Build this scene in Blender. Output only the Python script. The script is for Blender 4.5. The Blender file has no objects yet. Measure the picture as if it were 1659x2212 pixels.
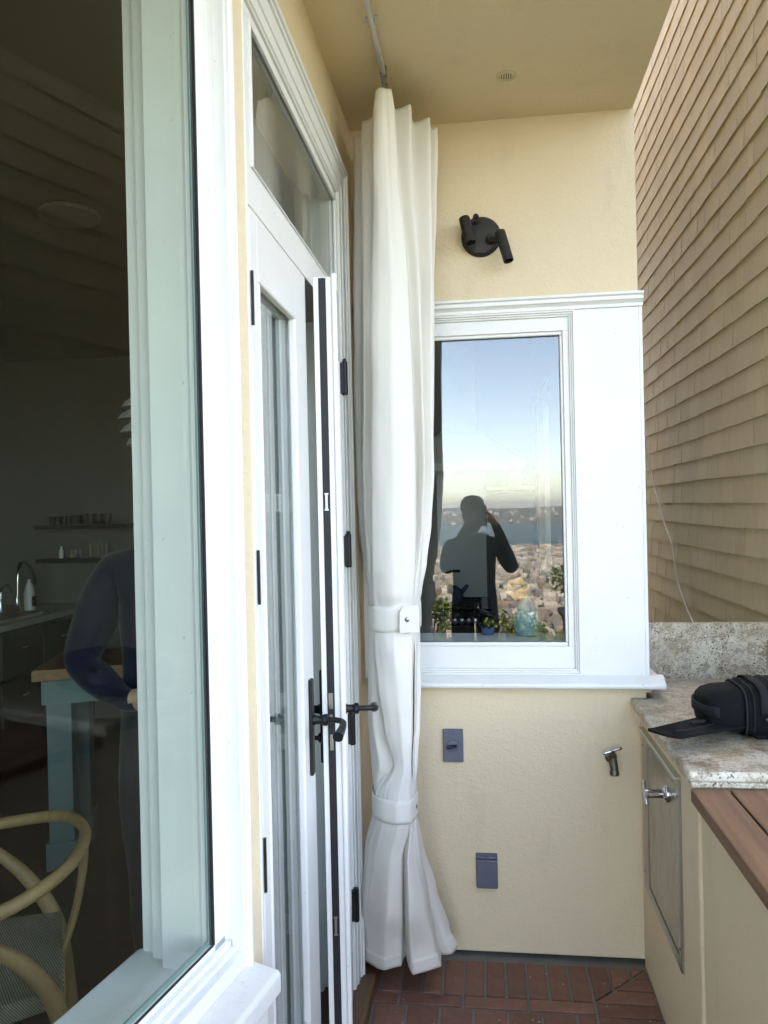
import bpy, bmesh, math, random
from mathutils import Vector, Matrix
R = math.radians
sc = bpy.context.scene
col = sc.collection

# ------------------------------------------------------------------ camera, sky, sun, exposure
CZ = 1.55
FPX, IW, IH = 1700.0, 1659.0, 2212.0            # focal length and picture size in measuring pixels
YAW, ROLL, HOR = math.atan(216/1700), math.atan(0.022), 1101.0
PITCH = math.atan((HOR - IH/2)/FPX)
_f = Vector((-math.sin(YAW), math.cos(YAW), 0)); _r = Vector((math.cos(YAW), math.sin(YAW), 0)); _u = Vector((0, 0, 1))
CF = _f*math.cos(PITCH) + _u*math.sin(PITCH); _u2 = _u*math.cos(PITCH) - _f*math.sin(PITCH)
CR = _r*math.cos(ROLL) - _u2*math.sin(ROLL); CU = _r*math.sin(ROLL) + _u2*math.cos(ROLL)
CAM = Vector((0, 0, CZ))
cd = bpy.data.cameras.new('camera'); cam = bpy.data.objects.new('camera', cd); col.objects.link(cam)
cd.sensor_fit = 'VERTICAL'; cd.sensor_height = 36; cd.lens = FPX/IH*36
cd.clip_start = 0.01; cd.clip_end = 60000
cam.matrix_world = Matrix(((CR.x, CU.x, -CF.x, CAM.x), (CR.y, CU.y, -CF.y, CAM.y), (CR.z, CU.z, -CF.z, CAM.z), (0, 0, 0, 1)))
sc.camera = cam
sc.render.resolution_x = 768; sc.render.resolution_y = 1024

SUN_EL, SUN_AZ = 48.0, -22.0                     # the sun stands behind the house (+Y), a little towards the neighbour (+X)
w = bpy.data.worlds.new('World'); sc.world = w; w.use_nodes = True
nt = w.node_tree; bg = nt.nodes['Background']
sky = nt.nodes.new('ShaderNodeTexSky'); sky.sky_type = 'NISHITA'; sky.sun_disc = False
sky.sun_elevation = R(SUN_EL); sky.sun_rotation = R(-SUN_AZ)
sky.air_density = 0.6; sky.dust_density = 1.0; sky.ozone_density = 4.0; sky.altitude = 80
nt.links.new(sky.outputs[0], bg.inputs[0]); bg.inputs[1].default_value = 0.15
sl = bpy.data.lights.new('sun', 'SUN'); so = bpy.data.objects.new('sun', sl); col.objects.link(so)
sl.energy = 2.0; sl.angle = R(0.5); sl.color = (1, .95, .87)
sdir = Vector((-math.sin(R(SUN_AZ))*math.cos(R(SUN_EL)), math.cos(R(SUN_AZ))*math.cos(R(SUN_EL)), math.sin(R(SUN_EL))))
so.rotation_euler = sdir.to_track_quat('Z', 'Y').to_euler(); so.location = (0, 0, 30)
sc.view_settings.view_transform = 'Standard'; sc.view_settings.look = 'None'
sc.view_settings.gamma = 1; sc.view_settings.use_curve_mapping = False
sc.view_settings.exposure = 3.93
try:
    sc.view_settings.use_white_balance = True; sc.view_settings.white_balance_temperature = 10600; sc.view_settings.white_balance_tint = 13
except Exception: pass
try:
    sc.cycles.transparent_max_bounces = 24; sc.cycles.max_bounces = 9; sc.cycles.diffuse_bounces = 4
    sc.cycles.glossy_bounces = 4; sc.cycles.sample_clamp_indirect = 8
except Exception: pass

# ------------------------------------------------------------------ measuring helpers
def ray(x, y): return CF + CR*((x - IW/2)/FPX) - CU*((y - IH/2)/FPX)
def onX(x, y, X): d = ray(x, y); return CAM + d*(X/d.x)
def onY(x, y, Y): d = ray(x, y); return CAM + d*(Y/d.y)
def onZ(x, y, Z): d = ray(x, y); return CAM + d*((Z - CZ)/d.z)
def proj(p):
    v = Vector(p) - CAM; z = v.dot(CF); return IW/2 + FPX*v.dot(CR)/z, IH/2 - FPX*v.dot(CU)/z
def xat(px, Y, Z):
    X = 0.0
    for _ in range(6): X += (px - proj((X, Y, Z))[0])*Y/FPX
    return X
def zm(x0, y0, s):
    return lambda x, y: ((x0 + x*s)*IW/1920, (y0 + y*s)*IW/1920)

# ------------------------------------------------------------------ mesh helpers
class MB:
    def __init__(s): s.v = []; s.f = []; s.mi = []
    def add(s, vs, fs, m=0):
        b = len(s.v); s.v += [tuple(p) for p in vs]; s.f += [tuple(b+i for i in q) for q in fs]; s.mi += [m]*len(fs); return s
    def box(s, x0, x1, y0, y1, z0, z1, m=0):
        return s.add([(x0,y0,z0),(x1,y0,z0),(x1,y1,z0),(x0,y1,z0),(x0,y0,z1),(x1,y0,z1),(x1,y1,z1),(x0,y1,z1)],
                     [(0,3,2,1),(4,5,6,7),(0,1,5,4),(1,2,6,5),(2,3,7,6),(3,0,4,7)], m)
    def obox(s, c, ax, ay, az, m=0):
        c, ax, ay, az = map(Vector, (c, ax, ay, az)); vs = []
        for k in (-1, 1):
            for i, j in ((-1,-1),(1,-1),(1,1),(-1,1)): vs.append(c + ax*i + ay*j + az*k)
        fl = [(0,3,2,1),(4,5,6,7),(0,1,5,4),(1,2,6,5),(2,3,7,6),(3,0,4,7)]
        if ax.cross(ay).dot(az) < 0: fl = [q[::-1] for q in fl]
        return s.add(vs, fl, m)
    def prism(s, poly, a, b, fn, m=0):
        n = len(poly); vs = [fn(p, a) for p in poly] + [fn(p, b) for p in poly]
        fs = [tuple(range(n))[::-1], tuple(range(n, 2*n))] + [(i, (i+1) % n, n+(i+1) % n, n+i) for i in range(n)]
        return s.add(vs, fs, m)
    def vprism(s, poly, z0, z1, m=0):
        area = sum(poly[i][0]*poly[(i+1) % len(poly)][1] - poly[(i+1) % len(poly)][0]*poly[i][1] for i in range(len(poly)))
        if area < 0: poly = poly[::-1]
        return s.prism(poly, z0, z1, lambda p, z: (p[0], p[1], z), m)
    def tube(s, path, rad, seg=10, m=0, cap=True, flat=None):
        P = [Vector(p) for p in path]; n = len(P); rs = rad if isinstance(rad, (list, tuple)) else [rad]*n
        t0 = (P[1]-P[0]).normalized(); up = Vector((0,0,1)) if abs(t0.z) < .9 else Vector((1,0,0))
        a = t0.cross(up).normalized(); vs = []; fs = []
        for i in range(n):
            t = ((P[min(i+1,n-1)] - P[max(i-1,0)])).normalized()
            a = (a - t*a.dot(t)).normalized(); b = t.cross(a)
            for k in range(seg):
                an = 2*math.pi*k/seg; q = a*math.cos(an)*rs[i] + b*math.sin(an)*rs[i]*(flat or 1)
                vs.append(P[i] + q)
        for i in range(n-1):
            for k in range(seg):
                k2 = (k+1) % seg; fs.append((i*seg+k, i*seg+k2, (i+1)*seg+k2, (i+1)*seg+k))
        if cap: fs.append(tuple(range(seg))[::-1]); fs.append(tuple((n-1)*seg+k for k in range(seg)))
        return s.add(vs, fs, m)
    def lathe(s, prof, c=(0,0,0), axis=(0,0,1), seg=24, m=0, cap=True):
        c = Vector(c); ax = Vector(axis).normalized()
        up = Vector((1,0,0)) if abs(ax.x) < .9 else Vector((0,1,0)); a = (up - ax*up.dot(ax)).normalized(); b = ax.cross(a)
        vs = []; fs = []; n = len(prof)
        for r, h in prof:
            for k in range(seg):
                an = 2*math.pi*k/seg; vs.append(c + ax*h + a*math.cos(an)*r + b*math.sin(an)*r)
        for i in range(n-1):
            for k in range(seg):
                k2 = (k+1) % seg; fs.append((i*seg+k, i*seg+k2, (i+1)*seg+k2, (i+1)*seg+k))
        if cap: fs.append(tuple(range(seg))[::-1]); fs.append(tuple((n-1)*seg+k for k in range(seg)))
        return s.add(vs, fs, m)
    def build(s, name, mat, parent=None, bevel=0, smooth=False, loc=None, seg=2, solid=0):
        me = bpy.data.meshes.new(name)
        if loc is not None: s.v = [(x-loc[0], y-loc[1], z-loc[2]) for x, y, z in s.v]
        me.from_pydata(s.v, [], s.f); me.update()
        for mm in (mat if isinstance(mat, (list, tuple)) else [mat]):
            if mm is not None: me.materials.append(mm)
        if any(s.mi): me.polygons.foreach_set('material_index', s.mi)
        if smooth: me.polygons.foreach_set('use_smooth', [True]*len(me.polygons))
        o = bpy.data.objects.new(name, me); col.objects.link(o)
        if loc is not None: o.location = loc
        adopt(o, parent)
        if solid:
            md = o.modifiers.new('solid', 'SOLIDIFY'); md.thickness = solid; md.offset = 0
        if bevel:
            md = o.modifiers.new('bevel', 'BEVEL'); md.width = bevel; md.segments = seg; md.limit_method = 'ANGLE'; md.angle_limit = R(35)
            md.harden_normals = False
        return o
def adopt(o, parent):
    if parent is not None:
        o.parent = parent
        o.matrix_parent_inverse = Matrix.Translation(-parent.location)
def smooth_angle(o, ang=40):
    me = o.data; me.polygons.foreach_set('use_smooth', [True]*len(me.polygons))
    bm = bmesh.new(); bm.from_mesh(me)
    for e in bm.edges:
        if len(e.link_faces) == 2 and e.calc_face_angle(0) > R(ang): e.smooth = False
    bm.to_mesh(me); bm.free(); return o
def tag(o, label=None, cat=None, group=None, kind=None):
    if label: o['label'] = label
    if cat: o['category'] = cat
    if group: o['group'] = group
    if kind: o['kind'] = kind
    return o
def thing(name, label, cat, loc, group=None):
    o = bpy.data.objects.new(name, None); col.objects.link(o); o.location = loc; o.empty_display_size = .1
    return tag(o, label, cat, group)
def catmull(P, n, closed=False):
    out = []; N = len(P)
    rng = N if closed else N-1
    for i in range(rng):
        g = (lambda k: P[k % N]) if closed else (lambda k: P[max(0, min(N-1, k))])
        p0, p1, p2, p3 = g(i-1), g(i), g(i+1), g(i+2)
        for k in range(n):
            t = k/n
            out.append(tuple(.5*((2*b) + (-a+c)*t + (2*a-5*b+4*c-d)*t*t + (-a+3*b-3*c+d)*t**3) for a, b, c, d in zip(p0, p1, p2, p3)))
    if not closed: out.append(tuple(P[-1]))
    return out

# ------------------------------------------------------------------ materials
def nodes(name):
    m = bpy.data.materials.new(name); m.use_nodes = True; t = m.node_tree
    return m, t, t.nodes['Principled BSDF'], t.nodes, t.links
def coords(t, scale=(1,1,1), obj=True):
    tc = t.nodes.new('ShaderNodeTexCoord'); mp = t.nodes.new('ShaderNodeMapping'); mp.inputs['Scale'].default_value = scale
    t.links.new(tc.outputs['Object'], mp.inputs['Vector']); return mp.outputs[0]
def noise(t, vec, scale, detail=4, rough=.55):
    n = t.nodes.new('ShaderNodeTexNoise'); n.inputs['Scale'].default_value = scale; n.inputs['Detail'].default_value = detail
    n.inputs['Roughness'].default_value = rough; t.links.new(vec, n.inputs['Vector']); return n.outputs['Fac']
def ramp(t, fac, stops):
    r = t.nodes.new('ShaderNodeValToRGB'); el = r.color_ramp.elements
    while len(el) < len(stops): el.new(.5)
    for e, (p, c) in zip(el, stops):
        e.position = p; e.color = (c, c, c, 1) if isinstance(c, (int, float)) else (*c, 1)
    t.links.new(fac, r.inputs['Fac']); return r.outputs['Color']
def mix(t, fac, a, b, mode='MIX'):
    n = t.nodes.new('ShaderNodeMix'); n.data_type = 'RGBA'; n.blend_type = mode
    for i, val in ((0, fac), (6, a), (7, b)):
        if isinstance(val, (int, float)): n.inputs[i].default_value = val
        elif isinstance(val, tuple): n.inputs[i].default_value = (*val, 1)
        else: t.links.new(val, n.inputs[i])
    return n.outputs[2]
def bump(t, b, height, strength=.3, dist=.002, prev=None):
    n = t.nodes.new('ShaderNodeBump'); n.inputs['Strength'].default_value = strength; n.inputs['Distance'].default_value = dist
    t.links.new(height, n.inputs['Height'])
    if prev is not None: t.links.new(prev, n.inputs['Normal'])
    t.links.new(n.outputs[0], b.inputs['Normal']); return n.outputs[0]
def sc3(c, k): return tuple(x*k for x in c)
def plain(name, c, rough=.5, metal=0, var=.12, scale=8, bmp=0, bscale=60, spec=None, stretch=(1,1,1)):
    m, t, b, N, L = nodes(name); v = coords(t, stretch)
    L.new(mix(t, noise(t, v, scale, 5), sc3(c, 1-var), sc3(c, 1+var)), b.inputs['Base Color'])
    b.inputs['Roughness'].default_value = rough; b.inputs['Metallic'].default_value = metal
    rr = N.new('ShaderNodeMapRange'); rr.inputs['To Min'].default_value = max(.03, rough-.08); rr.inputs['To Max'].default_value = min(1, rough+.08)
    L.new(noise(t, v, scale*4, 3), rr.inputs['Value']); L.new(rr.outputs[0], b.inputs['Roughness'])
    if spec is not None: b.inputs['Specular IOR Level'].default_value = spec
    if bmp: bump(t, b, noise(t, v, bscale, 6), .5, bmp)
    return m
def objrandom(t):
    n = t.nodes.new('ShaderNodeObjectInfo'); return n.outputs['Random']

def m_stucco(name='stucco', c=(.76, .61, .42)):
    m, t, b, N, L = nodes(name); v = coords(t)
    big = noise(t, v, 1.6, 5, .6)
    cc = mix(t, big, sc3(c, .93), sc3(c, 1.05))
    grime = ramp(t, noise(t, coords(t, (3, 3, .8)), 2.2, 6, .65), [(.56, 0.0), (.78, 1.0)])
    cc = mix(t, mix(t, grime, (0,0,0), (.24,.24,.24)), cc, (.45, .37, .26))
    L.new(cc, b.inputs['Base Color']); b.inputs['Roughness'].default_value = .8; b.inputs['Specular IOR Level'].default_value = .25
    vo = N.new('ShaderNodeTexVoronoi'); vo.inputs['Scale'].default_value = 190; vo.feature = 'SMOOTH_F1'; L.new(v, vo.inputs['Vector'])
    n1 = bump(t, b, vo.outputs['Distance'], .45, .0022)
    n2 = bump(t, b, noise(t, v, 110, 5, .6), .7, .0035, n1)
    n3 = bump(t, b, noise(t, v, 9, 3), .35, .012, n2)
    bump(t, b, noise(t, coords(t, (1, 1, 1.7)), 28, 4, .6), .35, .006, n3)
    return m
def m_white(name='white_paint', c=(.80, .79, .755), rough=.38):
    m, t, b, N, L = nodes(name); v = coords(t)
    d = ramp(t, noise(t, v, 5, 6, .65), [(.35, .94), (.7, 1.0)])
    sp = ramp(t, noise(t, v, 70, 3), [(.24, .72), (.3, 1.0)])
    L.new(mix(t, 1.0, mix(t, 1.0, c, d, 'MULTIPLY'), sp, 'MULTIPLY'), b.inputs['Base Color'])
    b.inputs['Roughness'].default_value = rough
    nb_ = bump(t, b, noise(t, coords(t, (1, 1, .12)), 60, 4), .35, .001)
    bump(t, b, noise(t, v, 7, 3), .3, .004, nb_)
    return m
def m_weathered(name, c=(.74, .725, .68)):
    m, t, b, N, L = nodes(name); v = coords(t)
    g1 = ramp(t, noise(t, v, 14, 8, .75), [(.5, 0.), (.7, .28)]); g2 = ramp(t, noise(t, v, 120, 4, .7), [(.6, 0.), (.7, .35)])
    cc = mix(t, g1, c, (.50, .47, .41)); cc = mix(t, g2, cc, (.40, .37, .31)); L.new(cc, b.inputs['Base Color']); b.inputs['Roughness'].default_value = .6
    bump(t, b, noise(t, v, 90, 6), .4, .0012); return m
def m_glass(name='glass', tint=(.95, .985, .97), ior=1.62):
    m, t, b, N, L = nodes(name); N.remove(b); out = N['Material Output']
    tr = N.new('ShaderNodeBsdfTransparent'); tr.inputs[0].default_value = (*tint, 1)
    gl = N.new('ShaderNodeBsdfGlossy'); gl.inputs['Roughness'].default_value = 0.0; gl.inputs[0].default_value = (1, 1, 1, 1)
    fr = N.new('ShaderNodeFresnel'); ge = N.new('ShaderNodeNewGeometry'); mr = N.new('ShaderNodeMapRange')
    mr.inputs['To Min'].default_value = ior; mr.inputs['To Max'].default_value = 1/ior       # same reflection on both faces of the sheet
    L.new(ge.outputs['Backfacing'], mr.inputs['Value']); L.new(mr.outputs[0], fr.inputs[0])
    mx = N.new('ShaderNodeMixShader'); L.new(fr.outputs[0], mx.inputs[0]); L.new(tr.outputs[0], mx.inputs[1]); L.new(gl.outputs[0], mx.inputs[2])
    L.new(mx.outputs[0], out.inputs[0]); return m
def m_shingle():
    m, t, b, N, L = nodes('painted_shingle'); rnd = objrandom(t)
    ge = N.new('ShaderNodeNewGeometry')
    base = (.60, .53, .37)
    r1 = mix(t, rnd, ge.outputs['Random Per Island'], rnd, 'MIX')
    c = mix(t, r1, sc3(base, .84), sc3(base, 1.1))
    streak = ramp(t, noise(t, coords(t, (1, 40, 1.2)), 2.2, 5, .6), [(.3, .88), (.7, 1.06)])
    c = mix(t, 1.0, c, streak, 'MULTIPLY')
    pale = ramp(t, noise(t, coords(t, (1, 14, .9)), 3.1, 6, .7), [(.54, 0.0), (.66, 1.0)])
    c = mix(t, mix(t, pale, (0,0,0), (.55,.55,.55)), c, (.66, .60, .45))
    L.new(c, b.inputs['Base Color']); b.inputs['Roughness'].default_value = .75; b.inputs['Specular IOR Level'].default_value = .2
    bump(t, b, noise(t, coords(t, (1, 60, 2)), 3, 5), .5, .003); return m
def m_granite():
    m, t, b, N, L = nodes('granite'); v = coords(t)
    c = mix(t, ramp(t, noise(t, v, 11, 8, .7), [(.36, 0.), (.60, 1.)]), (.36, .285, .19), (.64, .57, .445))
    c = mix(t, ramp(t, noise(t, v, 60, 5, .7), [(.46, 0.), (.58, .65)]), c, (.62, .585, .51))
    rust = ramp(t, noise(t, v, 6.5, 9, .78), [(.54, 0.), (.64, .9)])
    c = mix(t, rust, c, (.17, .10, .055))
    warm = ramp(t, noise(t, v, 4.3, 6, .65), [(.5, 0.), (.64, .5)]); c = mix(t, warm, c, (.40, .31, .165))
    clus = ramp(t, noise(t, v, 14, 4, .6), [(.42, 0.), (.58, 1.)])
    sp1 = mix(t, 1.0, ramp(t, noise(t, v, 150, 2, .5), [(.36, 1.), (.42, 0.)]), clus, 'MULTIPLY'); c = mix(t, sp1, c, (.04, .034, .03))
    sp2 = ramp(t, noise(t, coords(t, (1, 1.6, .8)), 105, 3, .6), [(.31, .9), (.37, 0.)]); c = mix(t, sp2, c, (.06, .05, .045))
    vein = ramp(t, noise(t, v, 7.5, 10, .8), [(.475, 0.), (.497, .75), (.503, .75), (.525, 0.)]); c = mix(t, vein, c, (.21, .13, .07))
    dk2 = ramp(t, noise(t, v, 24, 8, .8), [(.36, .85), (.42, 0.)]); c = mix(t, dk2, c, (.12, .095, .075))
    L.new(c, b.inputs['Base Color']); b.inputs['Roughness'].default_value = .33; b.inputs['Specular IOR Level'].default_value = .4
    bump(t, b, noise(t, v, 90, 4), .15, .0008); return m
def m_wood(name, c1, c2, rough=.5, along='Y', scale=1.0):
    m, t, b, N, L = nodes(name); rnd = objrandom(t)
    st = {'X': (2.2, 60, 60), 'Y': (60, 2.2, 60), 'Z': (60, 60, 2.2)}[along]
    v = coords(t, tuple(x*scale for x in st))
    ad = N.new('ShaderNodeVectorMath'); ad.operation = 'ADD'; L.new(v, ad.inputs[0])
    cb = N.new('ShaderNodeCombineXYZ'); mu = N.new('ShaderNodeMath'); mu.operation = 'MULTIPLY'; mu.inputs[1].default_value = 37; L.new(rnd, mu.inputs[0])
    for i in range(3): L.new(mu.outputs[0], cb.inputs[i])
    L.new(cb.outputs[0], ad.inputs[1]); vv = ad.outputs[0]
    g = noise(t, vv, 1.3, 8, .62)
    c = mix(t, ramp(t, g, [(.32, 0.), (.68, 1.)]), c1, c2)
    st2 = ramp(t, noise(t, coords(t, (2.5, 2.5, 2.5)), 1.6, 5), [(.45, 1.0), (.75, .62)]); c = mix(t, 1.0, c, st2, 'MULTIPLY')
    c = mix(t, .35, c, mix(t, rnd, sc3(c1, .8), sc3(c2, 1.15)))
    L.new(c, b.inputs['Base Color']); b.inputs['Roughness'].default_value = rough
    bump(t, b, g, .35, .0012); return m
def m_brick():
    m, t, b, N, L = nodes('clay_brick'); rnd = objrandom(t); v = coords(t)
    c = mix(t, rnd, (.185, .082, .058), (.28, .125, .087))
    c = mix(t, 1.0, c, ramp(t, noise(t, v, 22, 6, .7), [(.3, .72), (.7, 1.16)]), 'MULTIPLY')
    sp = ramp(t, noise(t, v, 120, 2), [(.75, 0.), (.82, .5)]); c = mix(t, sp, c, (.35, .31, .28))
    L.new(c, b.inputs['Base Color']); b.inputs['Roughness'].default_value = .62
    bump(t, b, noise(t, v, 90, 6, .65), .6, .002); return m
def m_cloth(name, c, trans=.12, weave=900, stren=.25):
    m, t, b, N, L = nodes(name); v = coords(t)
    wv = N.new('ShaderNodeTexWave'); wv.bands_direction = 'Z'; wv.inputs['Scale'].default_value = weave*.25; wv.inputs['Distortion'].default_value = 2.5
    wv.inputs['Detail'].default_value = 3; wv.inputs['Detail Scale'].default_value = 2; L.new(v, wv.inputs['Vector'])
    slub = noise(t, coords(t, (14, 14, 320)), 1, 4, .6)
    cc = mix(t, slub, sc3(c, .95), sc3(c, 1.035)); cc = mix(t, noise(t, v, 3.5, 4), cc, sc3(c, .965))
    L.new(cc, b.inputs['Base Color']); b.inputs['Roughness'].default_value = .85; b.inputs['Specular IOR Level'].default_value = .2
    b.inputs['Sheen Weight'].default_value = .15
    n1 = bump(t, b, slub, stren, .0008); n2 = bump(t, b, noise(t, v, 18, 4, .5), .3, .006, n1)
    if trans:
        out = N['Material Output']; tl = N.new('ShaderNodeBsdfTranslucent'); L.new(cc, tl.inputs[0])
        mx = N.new('ShaderNodeMixShader'); mx.inputs[0].default_value = trans; L.new(b.outputs[0], mx.inputs[1]); L.new(tl.outputs[0], mx.inputs[2])
        L.new(mx.outputs[0], out.inputs[0])
    return m
def m_steel(name='stainless', c=(.55, .55, .54), rough=.32, along='Z'):
    m, t, b, N, L = nodes(name); st = {'Z': (200, 200, 2), 'Y': (200, 2, 200)}[along]
    b.inputs['Metallic'].default_value = 1
    L.new(mix(t, noise(t, coords(t), 5, 4), sc3(c, .88), sc3(c, 1.06)), b.inputs['Base Color'])
    n = noise(t, coords(t, st), 2, 3); rr = N.new('ShaderNodeMapRange'); rr.inputs['To Min'].default_value = rough-.08; rr.inputs['To Max'].default_value = rough+.12
    L.new(n, rr.inputs['Value']); L.new(rr.outputs[0], b.inputs['Roughness']); bump(t, b, n, .1, .0004); return m

M = dict(
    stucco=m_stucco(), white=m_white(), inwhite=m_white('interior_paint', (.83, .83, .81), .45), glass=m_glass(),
    bayglass=m_glass('bay_glass', (.955, .99, .955), 1.28), shingle=m_shingle(), granite=m_granite(),
    plank=m_wood('redwood', (.095, .039, .019), (.25, .125, .064), .62, 'Y'),
    brick=m_brick(), mortar=plain('mortar', (.19, .185, .165), .9, 0, .25, 25, .002, 120),
    cloth=m_cloth('canvas', (.86, .815, .74)), black=plain('black_metal', (.012, .012, .013), .42, .3, .3, 40, .0004, 300),
    bronze=plain('dark_bronze', (.020, .017, .015), .5, .2, .35, 60, .0006, 260),
    gasket=plain('rubber', (.006, .006, .008), .6), steel=m_steel('stainless', (.42, .41, .385)), chrome=plain('chrome', (.62, .62, .63), .12, 1, .05),
    alu=plain('aluminium', (.62, .62, .60), .45, .6, .1, 20), plate=plain('grey_cover', (.105, .115, .15), .45, 0, .12, 30, .0005, 400),
    brass=plain('worn_brass', (.13, .105, .075), .42, .85, .35, 70, .0005, 200),
    thresh=m_wood('threshold_wood', (.07, .036, .018), (.19, .10, .048), .5, 'Y'),
    spacer=plain('spacer', (.30, .33, .34), .4, .7, .1), edgeglass=plain('glass_edge', (.20, .30, .29), .12, 0, .1),
    nylon=plain('black_nylon', (.0055, .0058, .0068), .9, 0, .3, 90, .0012, 500, .15), webbing=plain('black_webbing', (.014, .0145, .017), .8, 0, .3, 200, .001, 700, .2),
    buckle=plain('grey_plastic', (.075, .085, .115), .4, 0, .2, 50), offwire=plain('white_wire', (.60, .56, .48), .5, 0, .12, 20),
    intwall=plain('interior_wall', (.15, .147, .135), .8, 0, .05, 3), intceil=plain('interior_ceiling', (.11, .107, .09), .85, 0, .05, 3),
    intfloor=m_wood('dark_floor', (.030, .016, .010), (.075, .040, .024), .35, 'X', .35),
    teal=plain('teal_paint', (.13, .22, .21), .5, 0, .1), navycab=plain('cabinet_paint', (.028, .040, .043), .45, 0, .15),
    butcher=m_wood('butcher_block', (.30, .13, .055), (.46, .22, .10), .45, 'X'), oak=m_wood('oiled_oak', (.25, .135, .055), (.40, .24, .11), .5, 'Z', .6),
    cord=m_cloth('paper_cord', (.30, .265, .20), 0, 300, .8), stone=plain('stone_counter', (.36, .36, .34), .3, 0, .2, 20),
    iron=plain('cast_iron', (.012, .012, .012), .55), enamel=plain('blue_enamel', (.05, .09, .19), .18, 0, .1), celadon=plain('celadon_glaze', (.12, .28, .31), .22, 0, .1, 12),
    ceramic=plain('stoneware', (.035, .032, .030), .5, 0, .3), petal=plain('peach_petal', (.70, .33, .09), .6, 0, .25, 30), leaf=plain('leaf', (.055, .10, .028), .5, 0, .4, 30),
    shade=plain('lamp_metal', (.62, .62, .60), .35, .2, .1), navy=m_cloth('navy_knit', (.006, .009, .024), 0, 400, .6), jeans=m_cloth('dark_denim', (.022, .024, .034), 0, 500, .5),
    skin=plain('skin', (.50, .30, .215), .5, 0, .1, 20), belt=plain('khaki_belt', (.20, .17, .10), .7, 0, .2, 60), hair=plain('hair', (.03, .02, .014), .6, 0, .4, 80),
    cap=plain('grey_cap', (.10, .095, .09), .8, 0, .2, 60), strap=plain('dark_strap', (.025, .018, .013), .6), shoe=plain('shoe_leather', (.03, .02, .014), .5),
    screen=plain('phone_black', (.008, .008, .009), .1), soft=plain('soap_white', (.70, .70, .68), .35), drawer=plain('pewter', (.35, .35, .35), .3, 1),
)
cm, ct_, cb_, cN, cL = nodes('woven_cord'); wv_ = cN.new('ShaderNodeTexWave'); wv_.inputs['Scale'].default_value = 80; wv_.inputs['Distortion'].default_value = 1.2; wv_.bands_direction = 'DIAGONAL'
cL.new(coords(ct_), wv_.inputs['Vector']); cL.new(ramp(ct_, wv_.outputs['Fac'], [(.1, (.10, .085, .06)), (.7, (.36, .31, .22))]), cb_.inputs['Base Color']); cb_.inputs['Roughness'].default_value = .85; bump(ct_, cb_, wv_.outputs['Fac'], .8, .004)
M['cord'] = cm
clear = m_glass('tumbler_glass', (.90, .92, .91), 1.5); M['clear'] = clear

# ------------------------------------------------------------------ the house
D = 2.74                                      # end wall
XD = -.437                                    # door wall
CEIL = 2.882
house = thing('house', 'cream stucco house with white trim, open glass doors and a bay window', 'house', (-.44, 2.74, 0))
TH = R(11.3); BU = Vector((math.sin(TH), math.cos(TH), 0)); BN = Vector((math.cos(TH), -math.sin(TH), 0)); BQ = Vector((-.437, 1.46, 0))
def bay(u, n, z=0): p = BQ + BU*u + BN*n; return (p.x, p.y, z)
def bay2(u, n): p = BQ + BU*u + BN*n; return (p.x, p.y)

# end wall with the window opening (a slit is left open under its foot)
WX0, WX1, WZ0, WZ1 = -.31, .306, .985, 2.205
m = MB()
m.box(-.64, .529, D, 2.92, .014, WZ0); m.box(-.64, .529, D, 2.92, WZ1, CEIL+.001)
m.box(-.64, WX0, D, 2.92, WZ0, WZ1); m.box(WX1, .529, D, 2.92, WZ0, WZ1)
m.box(.36, .528, 2.92, 4.2, -.5, CEIL); m.box(.36, .528, 5.3, 8, -.5, CEIL); m.box(.36, .528, 4.2, 5.3, -.5, 1.05); m.box(.36, .528, 4.2, 5.3, 2.25, CEIL)
m.build('end_wall', M['stucco'], house)
# door wall: pier beside the bay, wall right of the door and above it, stucco of the bay
m = MB()
m.box(-.60, -.4405, 2.55, D, 0, CEIL+.001); m.box(-.60, -.4405, 1.46, 2.55, 2.62, CEIL+.001)
m.vprism([bay2(-.056, -.004), bay2(.0, -.004), (-.4405, 1.462), (-.4405, 1.474), (-.60, 1.474), bay2(-.056, -.16)], 0, CEIL+.001)
m.vprism([bay2(-2.6, -.004), bay2(-.056, -.004), bay2(-.056, -.15), bay2(-2.6, -.15)], 0, .66)
m.vprism([bay2(-2.6, -.004), bay2(-.056, -.004), bay2(-.056, -.15), bay2(-2.6, -.15)], 2.70, CEIL+.001)
m.vprism([bay2(-2.6, -.004), bay2(-2.0, -.004), bay2(-2.0, -.15), bay2(-2.6, -.15)], .66, 2.70)
m.build('door_wall', M['stucco'], house)
m = MB(); m.vprism([bay2(-2.6, -.2), (-.50, 1.43), (-.50, D+.1), (.524, D+.1), (.524, -.45), (-.86, -.45)], CEIL, CEIL+.26)
m.build('soffit', m_stucco('soffit_stucco', (.74, .595, .40)), house)
m = MB(); m.box(-8, .50, -.4, 8, CEIL+.26, 5.1); m.box(-8, -5.3, -3, 8, -1, CEIL+.26); m.box(-5.3, -2.0, -1.45, -1.25, -1, CEIL+.26); m.box(-2.0, -1.1, -1.45, -1.25, -1, .66); m.box(-2.0, -1.1, -1.45, -1.25, 2.6, CEIL+.26)  # unseen block above the soffit, added to shut out the sun, with outer walls
m.box(-5.3, .36, 5.7, 8, -1, CEIL+.26)
m.build('sun_block_and_walls', M['stucco'], house)

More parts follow.
